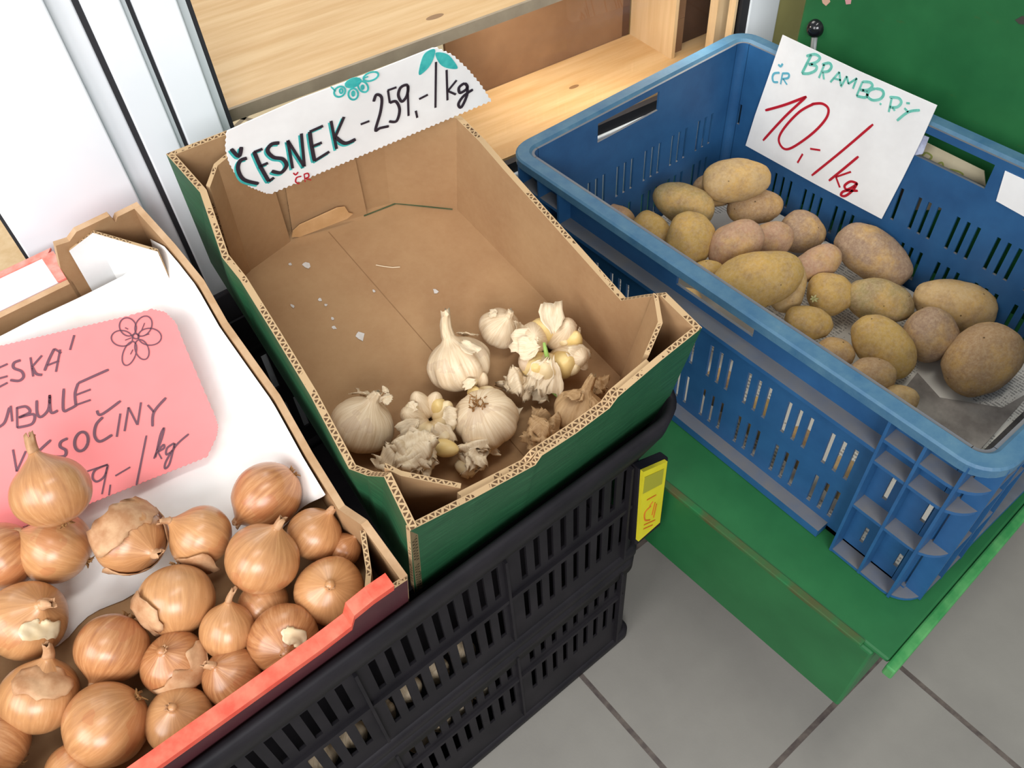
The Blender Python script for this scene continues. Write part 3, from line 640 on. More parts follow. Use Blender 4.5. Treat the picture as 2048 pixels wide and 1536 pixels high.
# ------------------------------------------------------------------ onion box
OF = Fr((-.3867, -.3719, 0.0), math.radians(13))
ob_ = thing('cardboard_box', 'red and white cardboard box full of onions', 'box', OF.mat())
q = lambda p, h: OF.px(p, 2, h)
OH = -.088
ort = [q((815, 1150), 0), q((735, 1040), .0), q((690, 1010), -.016), q((625, 905), -.022), q((560, 790), -.024), q((455, 643), -.024), q((408, 560), -.012), q((350, 488), -.002), q((275, 405), .0)]
CE2 = simple('worn_board_edge', 'b5906c', 'c7a583', 40, .9, .1)
OM = [WHITEP, CARD, EDGE]
OWM = [CARD, simple('red_orange_print_wall', 'c8523f', 'b98563', 12, .7), CE2]
cwall('right_wall', ort, [Vector((p.x+.0, p.y, OH)) for p in ort], (-1, 0, 0), .006, OWM, ob_)
aL = -.30
fz = [(0, 0, 0), (-.012, 0, .0)]
DKRED = simple('dark_maroon_print', '5a2a30', '4a2228', 20, .6)
def P2(p): return OF.px(p, 1, 0)
ftop = [Vector((0, 0, 0)), P2((772, 1183)), P2((752, 1190)), P2((700, 1225)), P2((690, 1252)), P2((662, 1290)), P2((640, 1308)), P2((480, 1420)), P2((310, 1534)), Vector((aL, 0, -.012))]
ftop = [Vector((0.0, 0, -.002)), Vector((-.012, 0, .0)), Vector((-.0125, 0, .014)), Vector((-.030, 0, .015)), Vector((-.046, 0, .011)), Vector((-.050, 0, -.008)), Vector((-.075, 0, -.011)), Vector((-.14, 0, -.010)), Vector((-.199, 0, -.0085)), Vector((aL, 0, -.006))]
cwall('front_wall', [p+Vector((0, 0, -.003)) if i_ > 1 else p for i_, p in enumerate(ftop)], [Vector((p.x, .001, OH)) for p in ftop], (0, 1, 0), .004, [CARD, DKRED, EDGE], ob_)
b = MB()
ed = ftop[2:]
a0 = b.add([p+Vector((0, -.0012, -.013)) for p in ed]); a1 = b.add([p+Vector((0, -.0022, .0008)) for p in ed]); a2 = b.add([p+Vector((0, .009, .0016)) for p in ed]); a3 = b.add([p+Vector((0, .009, -.002)) for p in ed])
for i in range(len(ed)-1):
    for s_, t2 in ((a0, a1), (a1, a2), (a2, a3), (a3, a0)): b.face((s_+i, t2+i, t2+i+1, s_+i+1))
b.face((a0, a1, a2, a3)); e_ = len(ed)-1; b.face((a0+e_, a3+e_, a2+e_, a1+e_)); fr_ = b.build('folded_front_edge', REDP, ob_); fr_['label'] = 'bright red folded top edge'
btop = [q((275, 405), .0), q((232, 430), -.001), q((226, 438), -.006), q((205, 412), .004), q((140, 445), .003), q((130, 470), -.004), q((105, 482), -.002), Vector((-.078, .434, -.03)), Vector((-.075, .432, -.052)), Vector((-.19, .43, -.054)), Vector((aL, .43, -.056))]
btop = [Vector((p.x, .434, p.z)) for p in btop]
cwall('back_wall', btop, [Vector((p.x, .434, OH)) for p in btop], (0, -1, 0), .006, [CARD, REDP, CE2], ob_)
b = MB(); b.poly([(-.085, .436, -.053), (-.30, .436, -.057), (-.30, .475, -.062), (-.085, .475, -.058)], (0, 0, -.004)); bf = b.build('back_flap', WHITEP, ob_); bf['label'] = 'white flap folded outward'
b = MB(); b.poly([(-.080, .434, -.052), (-.30, .4755, -.0605), (-.30, .482, -.062), (-.074, .482, -.057), (-.074, .434, -.052)][1:4]+[(-.080, .4755, -.0565)], (0, 0, -.003)); b.poly([(-.086, .436, -.0515), (-.074, .436, -.0515), (-.074, .476, -.056), (-.086, .476, -.056)], (0, 0, -.003)); b.build('flap_border', simple('faded_red_print', 'ec7d6e', 'f0a396', 90, .7, .2), bf)
b = MB(); b.poly([(0, 0, OH), (0, .434, OH), (aL, .434, OH), (aL, 0, OH)], (0, 0, .003)); b.build('box_floor', CARD, ob_)
cwall('left_wall', [(aL, 0, -.01), (aL, .434, -.01)], [(aL, 0, OH), (aL, .434, OH)], (1, 0, 0), .006, OWM, ob_)
pa, pb, pc = q((130, 490), -.012), q((180, 458), -.004), q((318, 502), -.004)
pc.x = min(pc.x, -.004); pb.y = min(pb.y, .426); pa.y = min(pa.y, .426)
cwall('corner_post', [pa, pb, pc], [Vector((p.x, p.y, OH)) for p in (pa, pb, pc)], (.5, .8, 0), .003, [CARD, WHITEP, EDGE], ob_)
cwall('corner_flap', [(-.0065, .052, -.002), (-.020, .024, -.004), (-.034, .006, .0)], [(-.0065, .052, OH), (-.020, .024, OH), (-.034, .006, OH)], (.8, -.5, 0), .004, [CARD, CARD, EDGE], ob_)
# liner paper
FLO = OH+.0035
lp = thing('liner_paper', 'white paper sheet lining the onion box, climbing its right side', 'paper', OF.mat())
b = MB()
import bisect
def redge(y):
    for p, r_ in zip(ort, ort[1:]):
        if p.y <= y <= r_.y or p.y >= y >= r_.y:
            t = (y-p.y)/(r_.y-p.y) if abs(r_.y-p.y) > 1e-6 else 0; return p.lerp(r_, t)
    return ort[0] if y < .05 else ort[-1]
def lf(u, v):
    y = .150-.055*u*u+(.260+.055*u*u)*v; e = redge(y); xr = e.x-.0085; top = min(e.z, -.006)-.004
    if v > .9: top -= (v-.9)*.25
    s = 0.285+xr-.02
    if u < .72:
        x = -.292+(xr-.035+.292)*(u/.72); h = FLO+.002
    else:
        t = (u-.72)/.28; x = xr-.035*(1-t)**1.9; h = FLO+.002+(top-FLO)*(t**1.3)
    bk = max(0, (y-.33)/.08); h += max(0, bk)**1.6*.030*(1 if u < .8 else .3)
    h += .0035*noise.noise(Vector((x*18, y*14, 1)))*(1-abs(2*u-1)*.5)
    y += (1-v)**3*.035*noise.noise(Vector((x*24, 7, 2)))
    return Vector((x, y, max(h, FLO+.0005)))
b.grid(40, 30, lf); lo = b.build('sheet', LINER, lp, True, fixn=False); so = lo.modifiers.new('solid', 'SOLIDIFY'); so.thickness = .0005

# pink price sign, leaning on the back of the box
pA = q((0, 1060), -.062); pB = q((300, 985), -.062)
PT = Fr(OF.w((-.10, .19, -.074)), m=OF.m @ Matrix.Rotation(math.radians(14), 3, 'X'))
pk = thing('onion_price_sign', 'pink card with handwritten onion price and flower lying behind the onions', 'sign', PT.mat())
outl = [(-210, 790), (-60, 705)] + zig((-60, 705), (250, 632), 30, 2) + zig((250, 632), (300, 618), 4, 2)
arc = [(300, 618), (330, 625), (350, 645), (372, 700), (402, 770), (428, 830), (435, 852), (432, 872), (412, 915)]
for p, r_ in zip(arc, arc[1:]): outl += zig(p, r_, 4, -2)
outl += zig((412, 915), (170, 1012), 24, 2)+[(170, 1012), (10, 1065), (-110, 1105)]
b = MB(); b.poly([PT.px(p, 2, 0) for p in outl], (0, 0, -.0008)); b.build('card', PINK, pk)
S3 = dict(off=(0, 640), scale=3.2, fr=PT, ax=2, val=0.0002, parent=pk, nrm=(0, 0, 1), m=INK_PURPLE)
mask_text('name_lettering', [[(-190,440),(-235,400),(-225,330),(-160,315)],[(-215,290),(-190,310),(-130,240)],[(-60,315),(-25,440)],[(-60,330),(48,282)],[(-40,385),(48,360)],[(-25,440),(48,402)],
 [(132,258),(90,275),(88,308),(138,330),(150,365),(120,390),(65,385)],[(195,240),(212,362)],[(268,228),(205,300)],[(205,300),(232,345),(270,352)],[(285,325),(315,250),(347,185)],[(347,185),(392,212)],[(385,190),(358,332)],[(300,292),(378,262)],[(475,98),(448,192)],
 [(-150,520),(-120,700),(-60,640)],[(-15,690),(30,655),(60,560)],[(68,550),(78,650)],[(108,560),(110,690)],[(105,565),(165,555),(190,590),(120,625)],[(120,625),(215,605),(205,665),(110,690)],
 [(235,515),(238,600),(265,620),(310,570),(318,480)],[(318,480),(325,590),(370,580)],[(408,440),(405,575),(445,570),(490,545)],[(500,405),(480,470),(485,545)],[(485,545),(580,512)],[(500,405),(600,360),(695,318)],[(488,480),(580,445)],
 [(83,830),(107,970)],[(107,970),(165,840)],[(200,835),(222,868)],[(325,768),(222,868),(205,930)],[(432,758),(390,780),(385,812),(420,835),(410,872),(330,875)],ell(520,778,42,62,.25),
 [(658,622),(615,670),(605,740),(640,778),(718,735)],[(620,580),(648,606),(772,518)],[(770,600),(747,748)],[(822,560),(797,712)],[(822,560),(878,670)],[(902,528),(880,672)],[(945,545),(985,590)],[(1062,498),(985,590),(976,682)]], wpx=15, **S3)
mask_text('price_lettering', [[(540,975),(690,925)],[(690,925),(610,960),(592,1010),(620,1035),(668,1000),(690,930)],[(690,930),(652,1115)],[(706,1055),(697,1122)],[(738,998),(833,942)],[(937,740),(905,900),(873,1058)],
 [(985,888),(1035,760),(1050,692),(1025,740),(995,880)],[(1000,850),(1045,800),(1050,820),(1010,845)],[(1010,845),(1035,890)],[(1115,788),(1070,820),(1065,862),(1110,830),(1118,790)],[(1118,790),(1085,920),(1055,950),(1065,900),(1130,800),(1208,730)]], wpx=11, **S3)
mask_text('flower_drawing', [ell(780,118,68,50,.1), ell(818,45,52,60,-.5), ell(918,40,50,68,.5), ell(958,108,74,54,.05), ell(908,190,42,66,-.35), ell(828,215,40,80,.35), ell(870,105,20,16), [(800,130),(840,115)], [(905,70),(925,20)], [(925,100),(955,90)], [(850,190),(835,220)], [(820,60),(800,50)]], wpx=7, **S3)

# ------------------------------------------------------------------ vegetables
def cdir(ix, iy, toward): return (RC.transposed() @ Vector((ix, iy, -toward))).normalized()
def basis(zax, seed=0):
    z = zax.normalized(); x = z.orthogonal().normalized(); y = z.cross(x); m = Matrix((x, y, z)).transposed(); return m @ Matrix.Rotation(seed*1.7, 3, 'Z')
def flap(mb, fn, mi=0, n=9, m=7):
    mb.grid(n, m, fn, mi)
def sphere_patch(R, a0, a1, p0, p1, seed, curl=.25, zs=1.0):
    rr_ = random.Random(seed); jag = [rr_.uniform(-.12, .12) for _ in range(12)]
    def fn(u, v):
        wv = .35+.65*math.sin(math.pi*(.12+.76*v))+.35*noise.noise(Vector((v*3, seed, u)))
        a = (a0+a1)/2+(a1-a0)*(u-.5)*wv*1.1; p = p0+(p1-p0)*(v+(jag[int(u*8)] if v > .9 else 0)*.9+(jag[int(u*8)+2]*.5 if v < .1 else 0)+.3*noise.noise(Vector((u*2.5, seed, 0))))
        r = R*(1.025+curl*(max(0, v-.45))**2*1.6+curl*.5*max(0, abs(u-.5)-.25)+.07*noise.noise(Vector((u*3, v*3, seed))))
        return Vector((math.cos(a)*math.sin(p)*r, math.sin(a)*math.sin(p)*r, math.cos(p)*r*zs))
    return fn
def onion(loc, R, axis, label, seed, zs=.92, neck=.55, roots=True, peel=None):
    rr_ = random.Random(seed); m = basis(axis, seed).to_4x4(); m.translation = loc
    o = thing('onion', label, 'onion', m, 'onions in the red and white box')
    b = MB()
    def fn(u, v):
        p = math.pi*v; a = 2*math.pi*u
        r = math.sin(p); z = -math.cos(p)*zs
        if v > .78:
            t = (v-.78)/.22; r = max(math.sin(p)*(1-.35*t), .14*(1-.15*t)); z = -math.cos(math.pi*.78)*zs+t*(.30+.25*neck)
        if v < .07: z += .06*(1-v/.07)
        r *= 1+.025*math.cos(3*a+seed)+.03*noise.noise(Vector((math.cos(a)*1.3, math.sin(a)*1.3, z*1.5+seed)))
        return Vector((math.cos(a)*r, math.sin(a)*r, z))*R
    b.grid(32, 26, fn, closed=True); zt = (-math.cos(math.pi*.78)*zs+.30+.25*neck)*R
    b.face(range(25*32, 26*32)); b.face(range(31, -1, -1))
    b.build('bulb', ONION, o, True)
    b = MB(); bend = Vector((rr_.uniform(-.2, .2), rr_.uniform(-.2, .2), 0))*R; L = neck*.55*R
    def nf(u, v):
        a = 2*math.pi*u; r = R*(.165-.05*v+(.05*noise.noise(Vector((math.cos(a)*2, math.sin(a)*2, seed)))+.04*math.sin(5*a))*v); jag = (.25*math.sin(3*a+seed)+.15*math.sin(7*a))*(v > .9)
        return Vector((math.cos(a)*r, math.sin(a)*r*.8, zt-.12*R+L*(v+jag*.6)))+bend*v*v
    b.grid(14, 7, nf, closed=True); n_ = b.build('neck', ONIOND, o, True, fixn=False); s = n_.modifiers.new('s', 'SOLIDIFY'); s.thickness = .0006
    if roots:
        b = MB()
        for k_ in range(9):
            a = rr_.uniform(0, 6.28); d = rr_.uniform(.02, .12)*R; p0 = Vector((math.cos(a)*d, math.sin(a)*d, -zs*R*.93)); b.tube([p0, p0+Vector((math.cos(a)*.06, math.sin(a)*.06, -.10))*R, p0+Vector((math.cos(a+.6)*.14, math.sin(a+.6)*.14, -.14))*R], [.0007, .0006, .0003], 5)
        b.build('roots', ROOTM, o)
    if peel:
        for k_, (a0, a1, p0, p1, cu, mt) in enumerate(peel):
            b = MB(); b.grid(14, 9, sphere_patch(R, a0, a1, p0, p1, seed+k_, cu, zs)); n_ = b.build('loose_skin', mt, o, True, fixn=False); s = n_.modifiers.new('s', 'SOLIDIFY'); s.thickness = .0005
    return o
ONIONS = [ # px centre, px radius, centre height above box floor in radii or metres, axis (image x, image y, toward), label, extras
 ((104, 983), 77, .085, (-.35, -.9, .1), 'pale golden onion lying on top in front of the pink sign, neck upright', dict(neck=.9)),
 ((113, 1097), 72, .034, (-.9, -.5, .3), 'onion supporting the pale one, shiny with a neck pointing left', {}),
 ((6, 1112), 70, .034, (-.5, .5, .3), 'onion cut by the left edge of the photo, level with the pale onion', {}),
 ((52, 1240), 80, .036, (.8, -.6, .6), 'shiny reddish onion with torn white neck near the left edge', dict(peel=[(-.9, .6, .35, .8, .2, ONIONI)])),
 ((262, 1080), 70, .038, (.75, .25, .4), 'onion with its outer skins split open like a bowl', dict(peel=[(0, 3.2, .7, 2.0, .35, ONIOND), (3.4, 5.6, .9, 1.9, .4, ONIOND)])),
 ((402, 1072), 64, .036, (-.7, -.45, .3), 'onion right of the split-open one, wrapped in a loose skin', dict(peel=[(0, 2.6, 1.2, 2.4, .5, ONIOND)])),
 ((533, 992), 68, .032, (-.65, .6, .2), 'farthest onion, alone on the white paper with tufted roots to the right', dict(neck=.3, zs=1.05)),
 ((524, 1118), 75, .052, (.45, -.85, .2), 'large glossy onion on top at right centre, neck pointing up right', {}),
 ((630, 1068), 56, .033, (.5, -.7, .2), 'smaller onion half hidden at the right behind the glossy large one', {}),
 ((660, 1182), 70, .036, (.2, -.4, .9), 'smooth round onion by the right wall of the red box', dict(neck=.2)),
 ((354, 1200), 77, .036, (.15, .9, .35), 'matt brown onion in the centre with its tip hanging towards the viewer', dict(peel=[(1, 2.6, .5, 1.6, .15, ONIOND)])),
 ((224, 1296), 73, .036, (-.3, .8, .4), 'smooth orange onion left of centre above the bottom pair', dict(neck=.3)),
 ((455, 1262), 54, .040, (.1, -.95, .2), 'small shallot-like onion with pinkish skin and pointed top', dict(neck=.8, zs=1.05)),
 ((568, 1279), 72, .038, (.3, .1, .9), 'yellowish onion with a pale worn patch beside the red front edge', dict(neck=.15, peel=[(0, 1.5, .25, .7, .05, ONIONI)])),
 ((350, 1328), 66, .033, (-.1, -.6, .7), 'dull tan onion right of the smooth orange one', dict(neck=.2, peel=[(-.5, 1.5, .8, 1.7, .1, ONIOND)])),
 ((464, 1354), 60, .034, (-.3, -.5, .6), 'onion against the red front edge, below the pinkish small one', {}),
 ((358, 1438), 66, .034, (.1, -.6, .7), 'golden onion lowest beside the red front edge', dict(neck=.2)),
 ((80, 1392), 77, .036, (.25, -.95, .1), 'brown onion at lower left with a ragged split neck pointing up', dict(neck=.8, peel=[(0, 2.2, .15, 1.0, .1, ONIOND)])),
 ((213, 1450), 86, .040, (-.75, .65, .2), 'biggest smooth onion at the bottom, neck pointing lower left', {}),
 ((527, 1208), 52, .026, (.6, .5, .3), 'small onion mostly hidden under the glossy large one', dict(roots=False)),
 ((690, 1098), 34, .026, (.5, -.6, .2), 'small dry onion squeezed against the right cardboard wall', dict(neck=.7)),
 ((-8, 1492), 66, .034, (-.5, -.5, .3), 'onion cut off at the bottom left corner of the photo', {}),
 ((150, 1545), 60, .030, (-.5, .5, .3), 'onion cut off by the bottom edge, left of the biggest one', {}),
]
for i, (p, rp, hh, ax, lab, ex_) in enumerate(ONIONS):
    lc_ = OF.px(p, 2, FLO+hh); wl = OF.w(lc_); dist = (wl-CP).dot(RC[2]); R = rp*dist/FPX*.985
    onion(wl, R, cdir(*ax), lab, i+3, **ex_)

def potato(p, a, bb, ang, z, label, seed):
    wl = WORLD.px(p, 2, z); dist = (wl-CP).dot(RC[2]); A = a*dist/FPX; Bq = bb*dist/FPX; Cc = min(A, Bq)*.95
    t = math.radians(ang); e1 = cdir(math.cos(t), math.sin(t), .05); v_ = -RC[2]; e2 = v_.cross(e1).normalized(); e3 = e1.cross(e2).normalized()
    b = MB(); sx = random.Random(seed).uniform(-.12, .12); ns = Vector((seed*3.1, seed*1.7, 0))
    def fn(u, v):
        ph = 2*math.pi*u; th = math.pi*v; d = Vector((math.cos(th), math.sin(th)*math.cos(ph), math.sin(th)*math.sin(ph)))
        k_ = 1+.10*noise.noise(d*1.1+ns)+.035*noise.noise(d*3+ns); w2 = 1+sx*d.x
        sq = (abs(math.sin(th))**.86 if math.sin(th) > 1e-9 else 0)/max(math.sin(th), 1e-9) if 0 < v < 1 else 1
        return (e1*d.x*A+e2*d.y*sq*Bq*w2+e3*d.z*sq*Cc*w2)*k_
    b.grid(30, 22, fn, closed=True); o = b.build('potato', POTATO, None, True); o.location = wl
    bm = bmesh.new(); bm.from_mesh(o.data); bmesh.ops.remove_doubles(bm, verts=bm.verts, dist=1e-5); bm.to_mesh(o.data); bm.free()
    return tag(o, label, 'potato', 'potatoes in the blue crate')
L0, L1, L2 = -.182, -.150, -.125
POT = [
 ((1472,361),67,43,-4,L2+.005,'oval tan potato on top at the far end, next to the price sign'),
 ((1366,408),62,40,22,L1+.01,'greenish potato beside the far short wall of the crate'),
 ((1510,414),55,35,0,L1-.012,'brown potato directly below the top oval one, touching the newspaper'),
 ((1305,459),42,30,35,L1+.002,'small yellowish potato peeking over the near rim, lower left of the greenish one'),
 ((1381,478),46,56,10,L1+.012,'upright yellow-brown potato below the greenish one'),
 ((1471,489),59,45,-25,L1+.014,'pinkish grey potato in the middle of the heap, left of centre'),
 ((1547,478),38,36,0,L1-.010,'pinkish potato half hidden behind the pinkish grey one'),
 ((1604,465),46,41,10,L0+.006,'round grey potato near the printed newspaper words'),
 ((1633,527),52,33,-25,L1-.010,'long pinkish tan potato between the round grey and the big yellow one'),
 ((1515,560),88,57,-15,L1+.014,'big bumpy yellow potato against the near rim'),
 ((1573,572),38,56,5,L1-.006,'orange-tan potato pressed against the right end of the big yellow one'),
 ((1747,511),84,48,38,L0+.010,'large pear-shaped grey-brown potato by the far long wall'),
 ((1660,588),46,42,10,L0+.010,'bright yellow potato with a sprouting dark end'),
 ((1760,602),68,43,14,L0+.008,'olive tan potato right of the sprouting yellow one'),
 ((1908,609),80,50,16,L0+.004,'long golden tan potato lying by the far wall at right'),
 ((1617,645),47,34,10,L0+.016,'small golden potato lying next to the near rim'),
 ((1766,692),74,50,48,L0+.008,'yellow potato lying diagonally in front of the olive tan one'),
 ((1862,668),50,57,-10,L0+.006,'round grey-purple potato in front of the long golden one'),
 ((1964,718),82,64,-42,L0+.006,'biggest grey-brown potato at the right on the newspaper'),
 ((1745,750),44,36,10,L0+.012,'light brown potato half hidden by the near rim, below the diagonal yellow one'),
 ((1672,706),38,30,20,L0+.006,'brown potato partly hidden between rim and the diagonal yellow one'),
 ((1800,796),38,26,15,L0+.002,'pale potato nearest the front, almost hidden by the near rim'),
 ((1368,606),36,32,20,L1-.012,'potato seen through the long handle opening, at its left end'),
 ((1440,655),48,24,35,L1-.010,'tan potato seen through the long handle opening, at its right end'),
 ((1428,382),42,32,10,L1-.004,'shaded potato tucked behind the top oval one'),
 ((1240,430),32,18,30,L1-.008,'pinkish potato just showing above the near rim at far left'),
 ((1418,545),34,24,10,L1+.002,'small potato wedged under the big yellow one at the near rim'),
]
PCOL = {'y': 'b3904c', 'g': '938155', 'p': 'a98269', 'b': '9d7c58', 't': 'b59666', 'v': '907560'}
PK = 'tgbyyppvpytvygtyyvbbbtttbpybybt'
def pj(P):
    q_ = RC @ (Vector(P)-CP); return (1024+FPX*q_.x/q_.z, 768+FPX*q_.y/q_.z)
for k_, lb_ in enumerate(('lowest potato behind the upper slots under the handle opening', 'second low potato behind the slots, right of the handle opening', 'low potato behind the middle slots of the near side', 'low potato behind the slots nearest the ribbed crate corner')):
    P_ = (.050, (-.315, -.368, -.422, -.474)[k_], -.184); POT.append((pj(P_), 46, 38, 60, P_[2], lb_))
for i, pt in enumerate(POT):
    po_ = potato(*pt, i+1); po_.color = lin(PCOL[PK[i % len(PK)]])
# a sprout tuft on the bright yellow potato
yo = [o for o in C.objects if o.name.startswith('potato') and 'sprouting' in o.get('label', '')][0]
b = MB(); e = WORLD.px((1627, 598), 2, L0+.02)-yo.location
for k_ in range(6):
    d = cdir(math.cos(k_), math.sin(k_)*.8, .6)*.006; b.tube([e, e+d*.6, e+d], [.0016, .0014, .0007], 6)
b.build('sprout', simple('pale_sprout', 'b5a878', '8f8a55', 300), yo, True)

def bulb(p, rp, hh, ax, label, seed, n=9, neck=.8, mat=None, skins=2, sprout=None, lobes=.13, cloves=0, roots=False, rbl=None):
    lc_ = GF.px(p, 2, FLH+hh); wl = GF.w(lc_); dist = (wl-CP).dot(RC[2]); R = rp*dist/FPX
    rr_ = random.Random(seed); m = basis(cdir(*ax), seed).to_4x4(); m.translation = wl
    o = thing('garlic_bulb', label, 'garlic', m, 'garlic in the green box'); mat = mat or GARLIC
    if cloves:
        for k_ in range(cloves):
            a = 2*math.pi*k_/cloves+rr_.uniform(-.25, .25); tl = rr_.uniform(.15, .6); rad = R*rr_.uniform(.48, .66)
            d = Vector((math.cos(a)*math.cos(tl*.4), math.sin(a)*math.cos(tl*.4), math.sin(tl)*.55)); c_ = d*R*.55
            zax = (Vector((0, 0, 1))+d*.35+Vector((rr_.uniform(-.3, .3), rr_.uniform(-.3, .3), 0))).normalized(); M = basis(zax, k_)
            b = MB()
            def cf(u, v):
                t = math.pi*v; pr = math.sin(t)**.9*(1-.45*v**2) if 0 < v < 1 else 0
                return c_+M @ Vector((math.cos(2*math.pi*u)*pr*rad*.78, math.sin(2*math.pi*u)*pr*rad*.68+.18*rad*v*v, (-math.cos(t))*rad*1.15))
            b.grid(16, 14, cf, closed=True); b.build('clove', (CLOVE, CLOVE, GARLIC, CLOVEY, GARLIC)[rr_.randrange(5)], o, True)
        b = MB(); b.tube([(0, 0, -.6*R), (0, 0, -.45*R)], [.3*R, .34*R], 14); b.build('root_plate', ROOTM, o)
    else:
        b = MB()
        def fn(u, v):
            a = 2*math.pi*u; t = math.pi*min(v/.8, 1)
            if v <= .8:
                t = math.pi*.86*(v/.8); r = math.sin(t); z = -math.cos(t)*.80; lb_ = math.sin(t)**1.2
            else:
                s = (v-.8)/.2; r0 = math.sin(math.pi*.86); r = r0*(1-s)+.15*s; r = r0-(r0-.15)*(s**.6); z = -math.cos(math.pi*.86)*.80+.25*s; lb_ = (1-s)*.4
            r *= 1-lobes*lb_*(1-abs(math.sin(n*a/2+seed+.5*noise.noise(Vector((seed, v*2, 0)))))**.7)+.06*noise.noise(Vector((math.cos(a)*1.5, math.sin(a)*1.5, z*2+seed)))
            return Vector((math.cos(a)*r, math.sin(a)*r, z))*R
        b.grid(54, 26, fn, closed=True); b.face(range(25*54, 26*54)); b.face(range(53, -1, -1)); b.build('bulb', mat, o, True)
        zt = (.80*-math.cos(math.pi*.86)+.22)*R
        b = MB(); bend = Vector((rr_.uniform(-.3, .3), rr_.uniform(-.3, .3), 0))*R*neck
        def nf(u, v):
            a = 2*math.pi*u; r = R*(.19-.07*v+.03*math.sin(6*a)+.03*noise.noise(Vector((math.cos(a), math.sin(a), v*3+seed))))
            return Vector((math.cos(a)*r, math.sin(a)*r, zt+R*neck*(v-.08+(.12*math.sin(4*a+seed) if v > .95 else 0))))+bend*v*v
        b.grid(18, 8, nf, closed=True); b.face(range(7*18, 8*18)); b.build('stem', mat, o, True)
        if roots:
            b = MB()
            for k_ in range(40):
                a = rr_.uniform(0, 6.28); d = rr_.uniform(0, .3)*R; p0 = Vector((math.cos(a)*d, math.sin(a)*d, -.78*R)); b.tube([p0, p0+Vector((rr_.uniform(-.15, .15), rr_.uniform(-.15, .15), -.14))*R], [.0007, .0004], 4)
            b.build('roots', ROOTM, o)
    for k_ in range(skins):
        a0 = rr_.uniform(0, 6.28); b = MB(); b.grid(11, 8, sphere_patch(R*1.02, a0, a0+rr_.uniform(.5, .9), rr_.uniform(.3, .6), rr_.uniform(.8, 1.25), seed*5+k_, rr_.uniform(.1, .6), .85)); s_ = b.build('loose_skin', HUSK if mat is GARLIC else HUSKB, o, True, fixn=False); so = s_.modifiers.new('s', 'SOLIDIFY'); so.thickness = .0004
    if sprout:
        b = MB(); pts = [m.inverted() @ GF.w(GF.px(pp, 2, FLH+hz)) for pp, hz in sprout]; b.tube(pts, [.0022]*(len(pts)-1)+[.0014], 8); b.build('sprout', SPROUT, o, True)
    return o
bulb((725, 850), 66, .028, (.35, -.75, .35), 'large garlic bulb with intact skin in the near left corner', 1, n=5, neck=.35, lobes=.05, skins=3)
bulb((918, 728), 66, .027, (-.32, -.85, .35), 'garlic bulb with a long dry stem pointing up', 2, n=10, neck=.85, skins=2)
bulb((1000, 656), 44, .020, (.4, -.5, .7), 'small white garlic bulb farthest from the front', 3, n=6, neck=.4, skins=3)
bulb((1098, 700), 76, .032, (.1, -.1, 1), 'big open garlic bulb with a green sprout tip and ragged skin', 4, cloves=12, skins=7, sprout=[((1098, 725), .045), ((1092, 705), .058), ((1088, 685), .064)])
bulb((858, 838), 58, .024, (.1, -.2, .9), 'broken garlic bulb with bare cloves, beside the intact-skinned one', 5, cloves=11, skins=6)
bulb((972, 838), 68, .028, (.25, .55, -.75), 'garlic bulb lying on its side showing its brown root tuft', 6, n=8, neck=.2, skins=3, roots=True)
bulb((1160, 825), 56, .024, (.25, -.9, .3), 'brown dried garlic bulb with a pointed neck at the front right', 7, n=7, neck=.6, mat=HUSKB, skins=3)
bulb((955, 775), 34, .030, (.3, -.5, .7), 'pair of pale cloves lying above the bulb with the root tuft', 8, cloves=4, skins=1)
bulb((1128, 665), 30, .045, (.5, .2, .7), 'cluster of loose cloves on the back of the big open bulb', 9, cloves=4, skins=2)
def clove1(p, rp, hh, ax, label, mt, spr=None):
    wl = GF.w(GF.px(p, 2, FLH+hh)); R = rp*(wl-CP).dot(RC[2])/FPX; m = basis(cdir(*ax), 1).to_4x4(); m.translation = wl; o = thing('garlic_clove', label, 'garlic clove', m, 'loose cloves in the green box'); b = MB()
    b.grid(18, 14, lambda u, v: Vector((math.cos(2*math.pi*u)*math.sin(math.pi*v)*R*.8, math.sin(2*math.pi*u)*math.sin(math.pi*v)*R*.72, -math.cos(math.pi*v)*R*1.1*(1 if v < .5 else 1+.5*(v-.5)))), closed=True); b.build('clove', mt, o, True)
    if spr:
        b = MB(); b.tube([m.inverted() @ GF.w(GF.px(pp, 2, FLH+hh)) for pp in spr], .0018, 8); b.build('sprout', HUSK, o, True)
clove1((888, 896), 26, .030, (.8, .1, .5), 'yellow clove with a thin white sprout near the front wall', CLOVEY, [(905, 898), (925, 892), (940, 891)])
clove1((1032, 665), 17, .018, (.5, -.6, .5), 'bare yellowish clove between the small far bulb and the big open one', CLOVEY)
clove1((962, 900), 24, .020, (-.5, .3, .6), 'plump pale clove right of the yellow one at the front wall', CLOVE)
clove1((800, 885), 17, .012, (-.3, .8, .5), 'little pale clove between the intact bulb and the broken one', CLOVE)
clove1((928, 935), 20, .016, (.7, .4, .5), 'pale clove half buried in skins at the front wall', CLOVE)
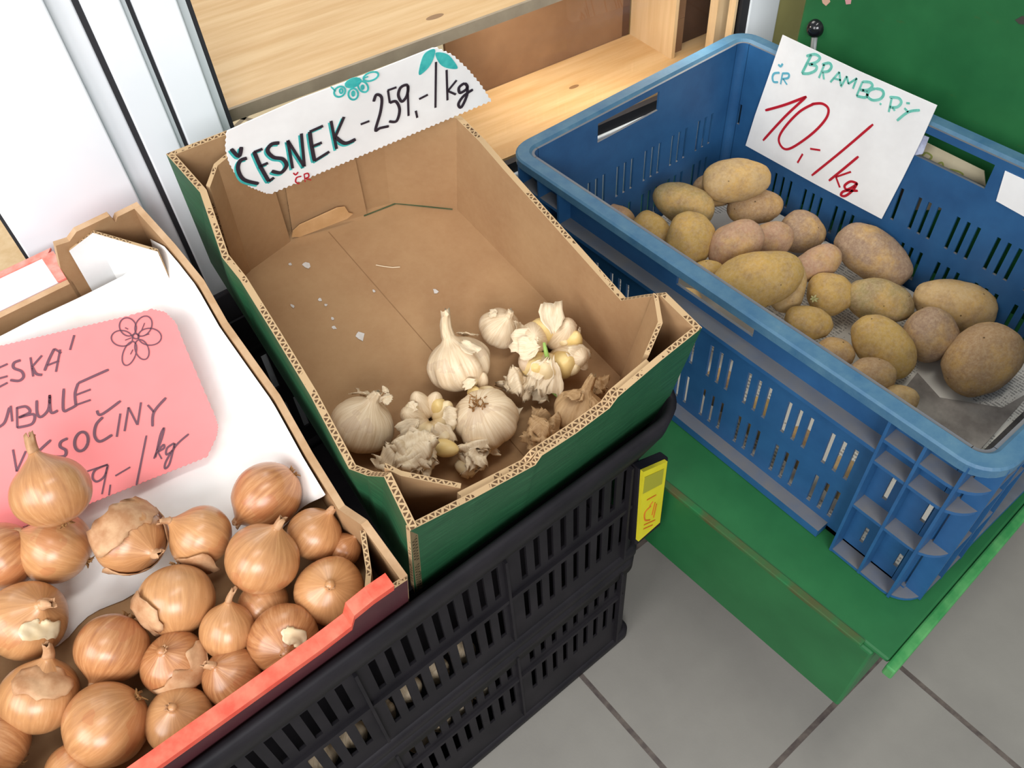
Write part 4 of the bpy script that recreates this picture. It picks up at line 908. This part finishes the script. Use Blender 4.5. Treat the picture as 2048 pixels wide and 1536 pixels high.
def husk(p, rp, hh, ang, label, mt, seed, n=4, stem=None):
    wl = GF.w(GF.px(p, 2, FLH+hh)); S = rp*(wl-CP).dot(RC[2])/FPX; m = (GF.m @ Matrix.Rotation(ang, 3, 'Z')).to_4x4(); m.translation = wl
    o = thing('garlic_husk', label, 'husk', m, 'empty garlic husks in the green box'); rr_ = random.Random(seed)
    for k_ in range(n):
        b = MB(); a = rr_.uniform(-1.5, 1.5); dx, dy = rr_.uniform(-.6, .6)*S, rr_.uniform(-.32, .32)*S; wd = rr_.uniform(.16, .36)*S; ln = rr_.uniform(.3, .62)*S; cz = rr_.uniform(.15, .5); ph = rr_.uniform(0, 6); up = rr_.uniform(-.25, .45); jg = [rr_.uniform(-.25, .25) for _ in range(20)]
        def fn(u, v):
            iu = int(u*12.01); tp_ = (1-(2*u-1)**2)**.5*.85+.2; e = jg[iu]*(1 if v > .95 else 0)-jg[iu+6]*(1 if v < .05 else 0)
            x = (u-.5)*2*ln*(1+jg[int(v*8.01)]*(.8 if u > .95 or u < .05 else 0)); y = ((v-.5)*2+e)*wd*tp_*(1+.3*noise.noise(Vector((u*4, v*3, seed+k_))))
            z = cz*S*(.5*(1-(2*v-1)**2)-.3+.8*noise.noise(Vector((u*2.2, v*2.5, ph))))+up*S*(u-.3)*.5
            return Vector((x*math.cos(a)-y*math.sin(a)+dx, x*math.sin(a)+y*math.cos(a)+dy, max(z, -.3*S)+.0015*k_))
        b.grid(13, 9, fn); s_ = b.build('skin', mt, o, True, fixn=False); so = s_.modifiers.new('s', 'SOLIDIFY'); so.thickness = .0004
    if stem:
        b = MB(); b.tube([m.inverted() @ GF.w(GF.px(pp, 2, FLH+hz)) for pp, hz in stem], [.0022, .002, .0012], 8); b.build('stem', SPROUT, o, True)
husk((828, 932), 74, .024, .2, 'pale papery garlic husks heaped at the near left of the front wall', HUSK, 1, 20)
husk((950, 912), 52, .018, .6, 'cream husk scraps in the middle of the front wall', HUSK, 2, 14)
husk((1085, 872), 56, .018, .5, 'flattened brown garlic husk by the front wall, left of the dried bulb', HUSKB, 3, 15)
husk((1045, 775), 52, .012, -.8, 'tattered pale husk with a greenish stalk in front of the big open bulb', HUSK, 4, 14, [((1068, 752), .02), ((1095, 775), .02), ((1118, 795), .022)])
husk((1205, 775), 30, .014, .3, 'light brown husk scrap in the right front corner', HUSKB, 5, 7)
husk((770, 790), 28, .045, .9, 'curled pale husk tip above the intact bulb', HUSK, 6, 3)
# bulbs visible through the slots of the black crates
src = bulb((900, 800), 40, .02, (0, -.3, .9), 'x', 20, n=7, neck=.2, skins=0)
kids = list(src.children); first = True
def inside(x, y, z, sc_, crate):
    global first
    if first: r_ = src; first = False
    else:
        r_ = src.copy(); C.objects.link(r_)
        for ch in kids:
            c_ = ch.copy(); C.objects.link(c_); c_.parent = r_
    r_.matrix_world = Matrix.Translation((x, y, z)) @ Euler((rnd.uniform(-1, 1), rnd.uniform(-1, 1), rnd.uniform(0, 6))).to_matrix().to_4x4() @ Matrix.Scale(sc_, 4)
    r_['label'] = 'garlic bulb glimpsed through the slots of the %s black crate' % crate; r_['group'] = 'garlic inside the %s black crate' % crate
for k_ in range(9): inside(-.335-.034*k_, BY0+.026, -.308+.003*(k_ % 3), .85, 'upper')
for k_ in range(9): inside(-.325-.030*k_, BY0+.022, -.424+.004*(k_ % 3), .88, 'lower')
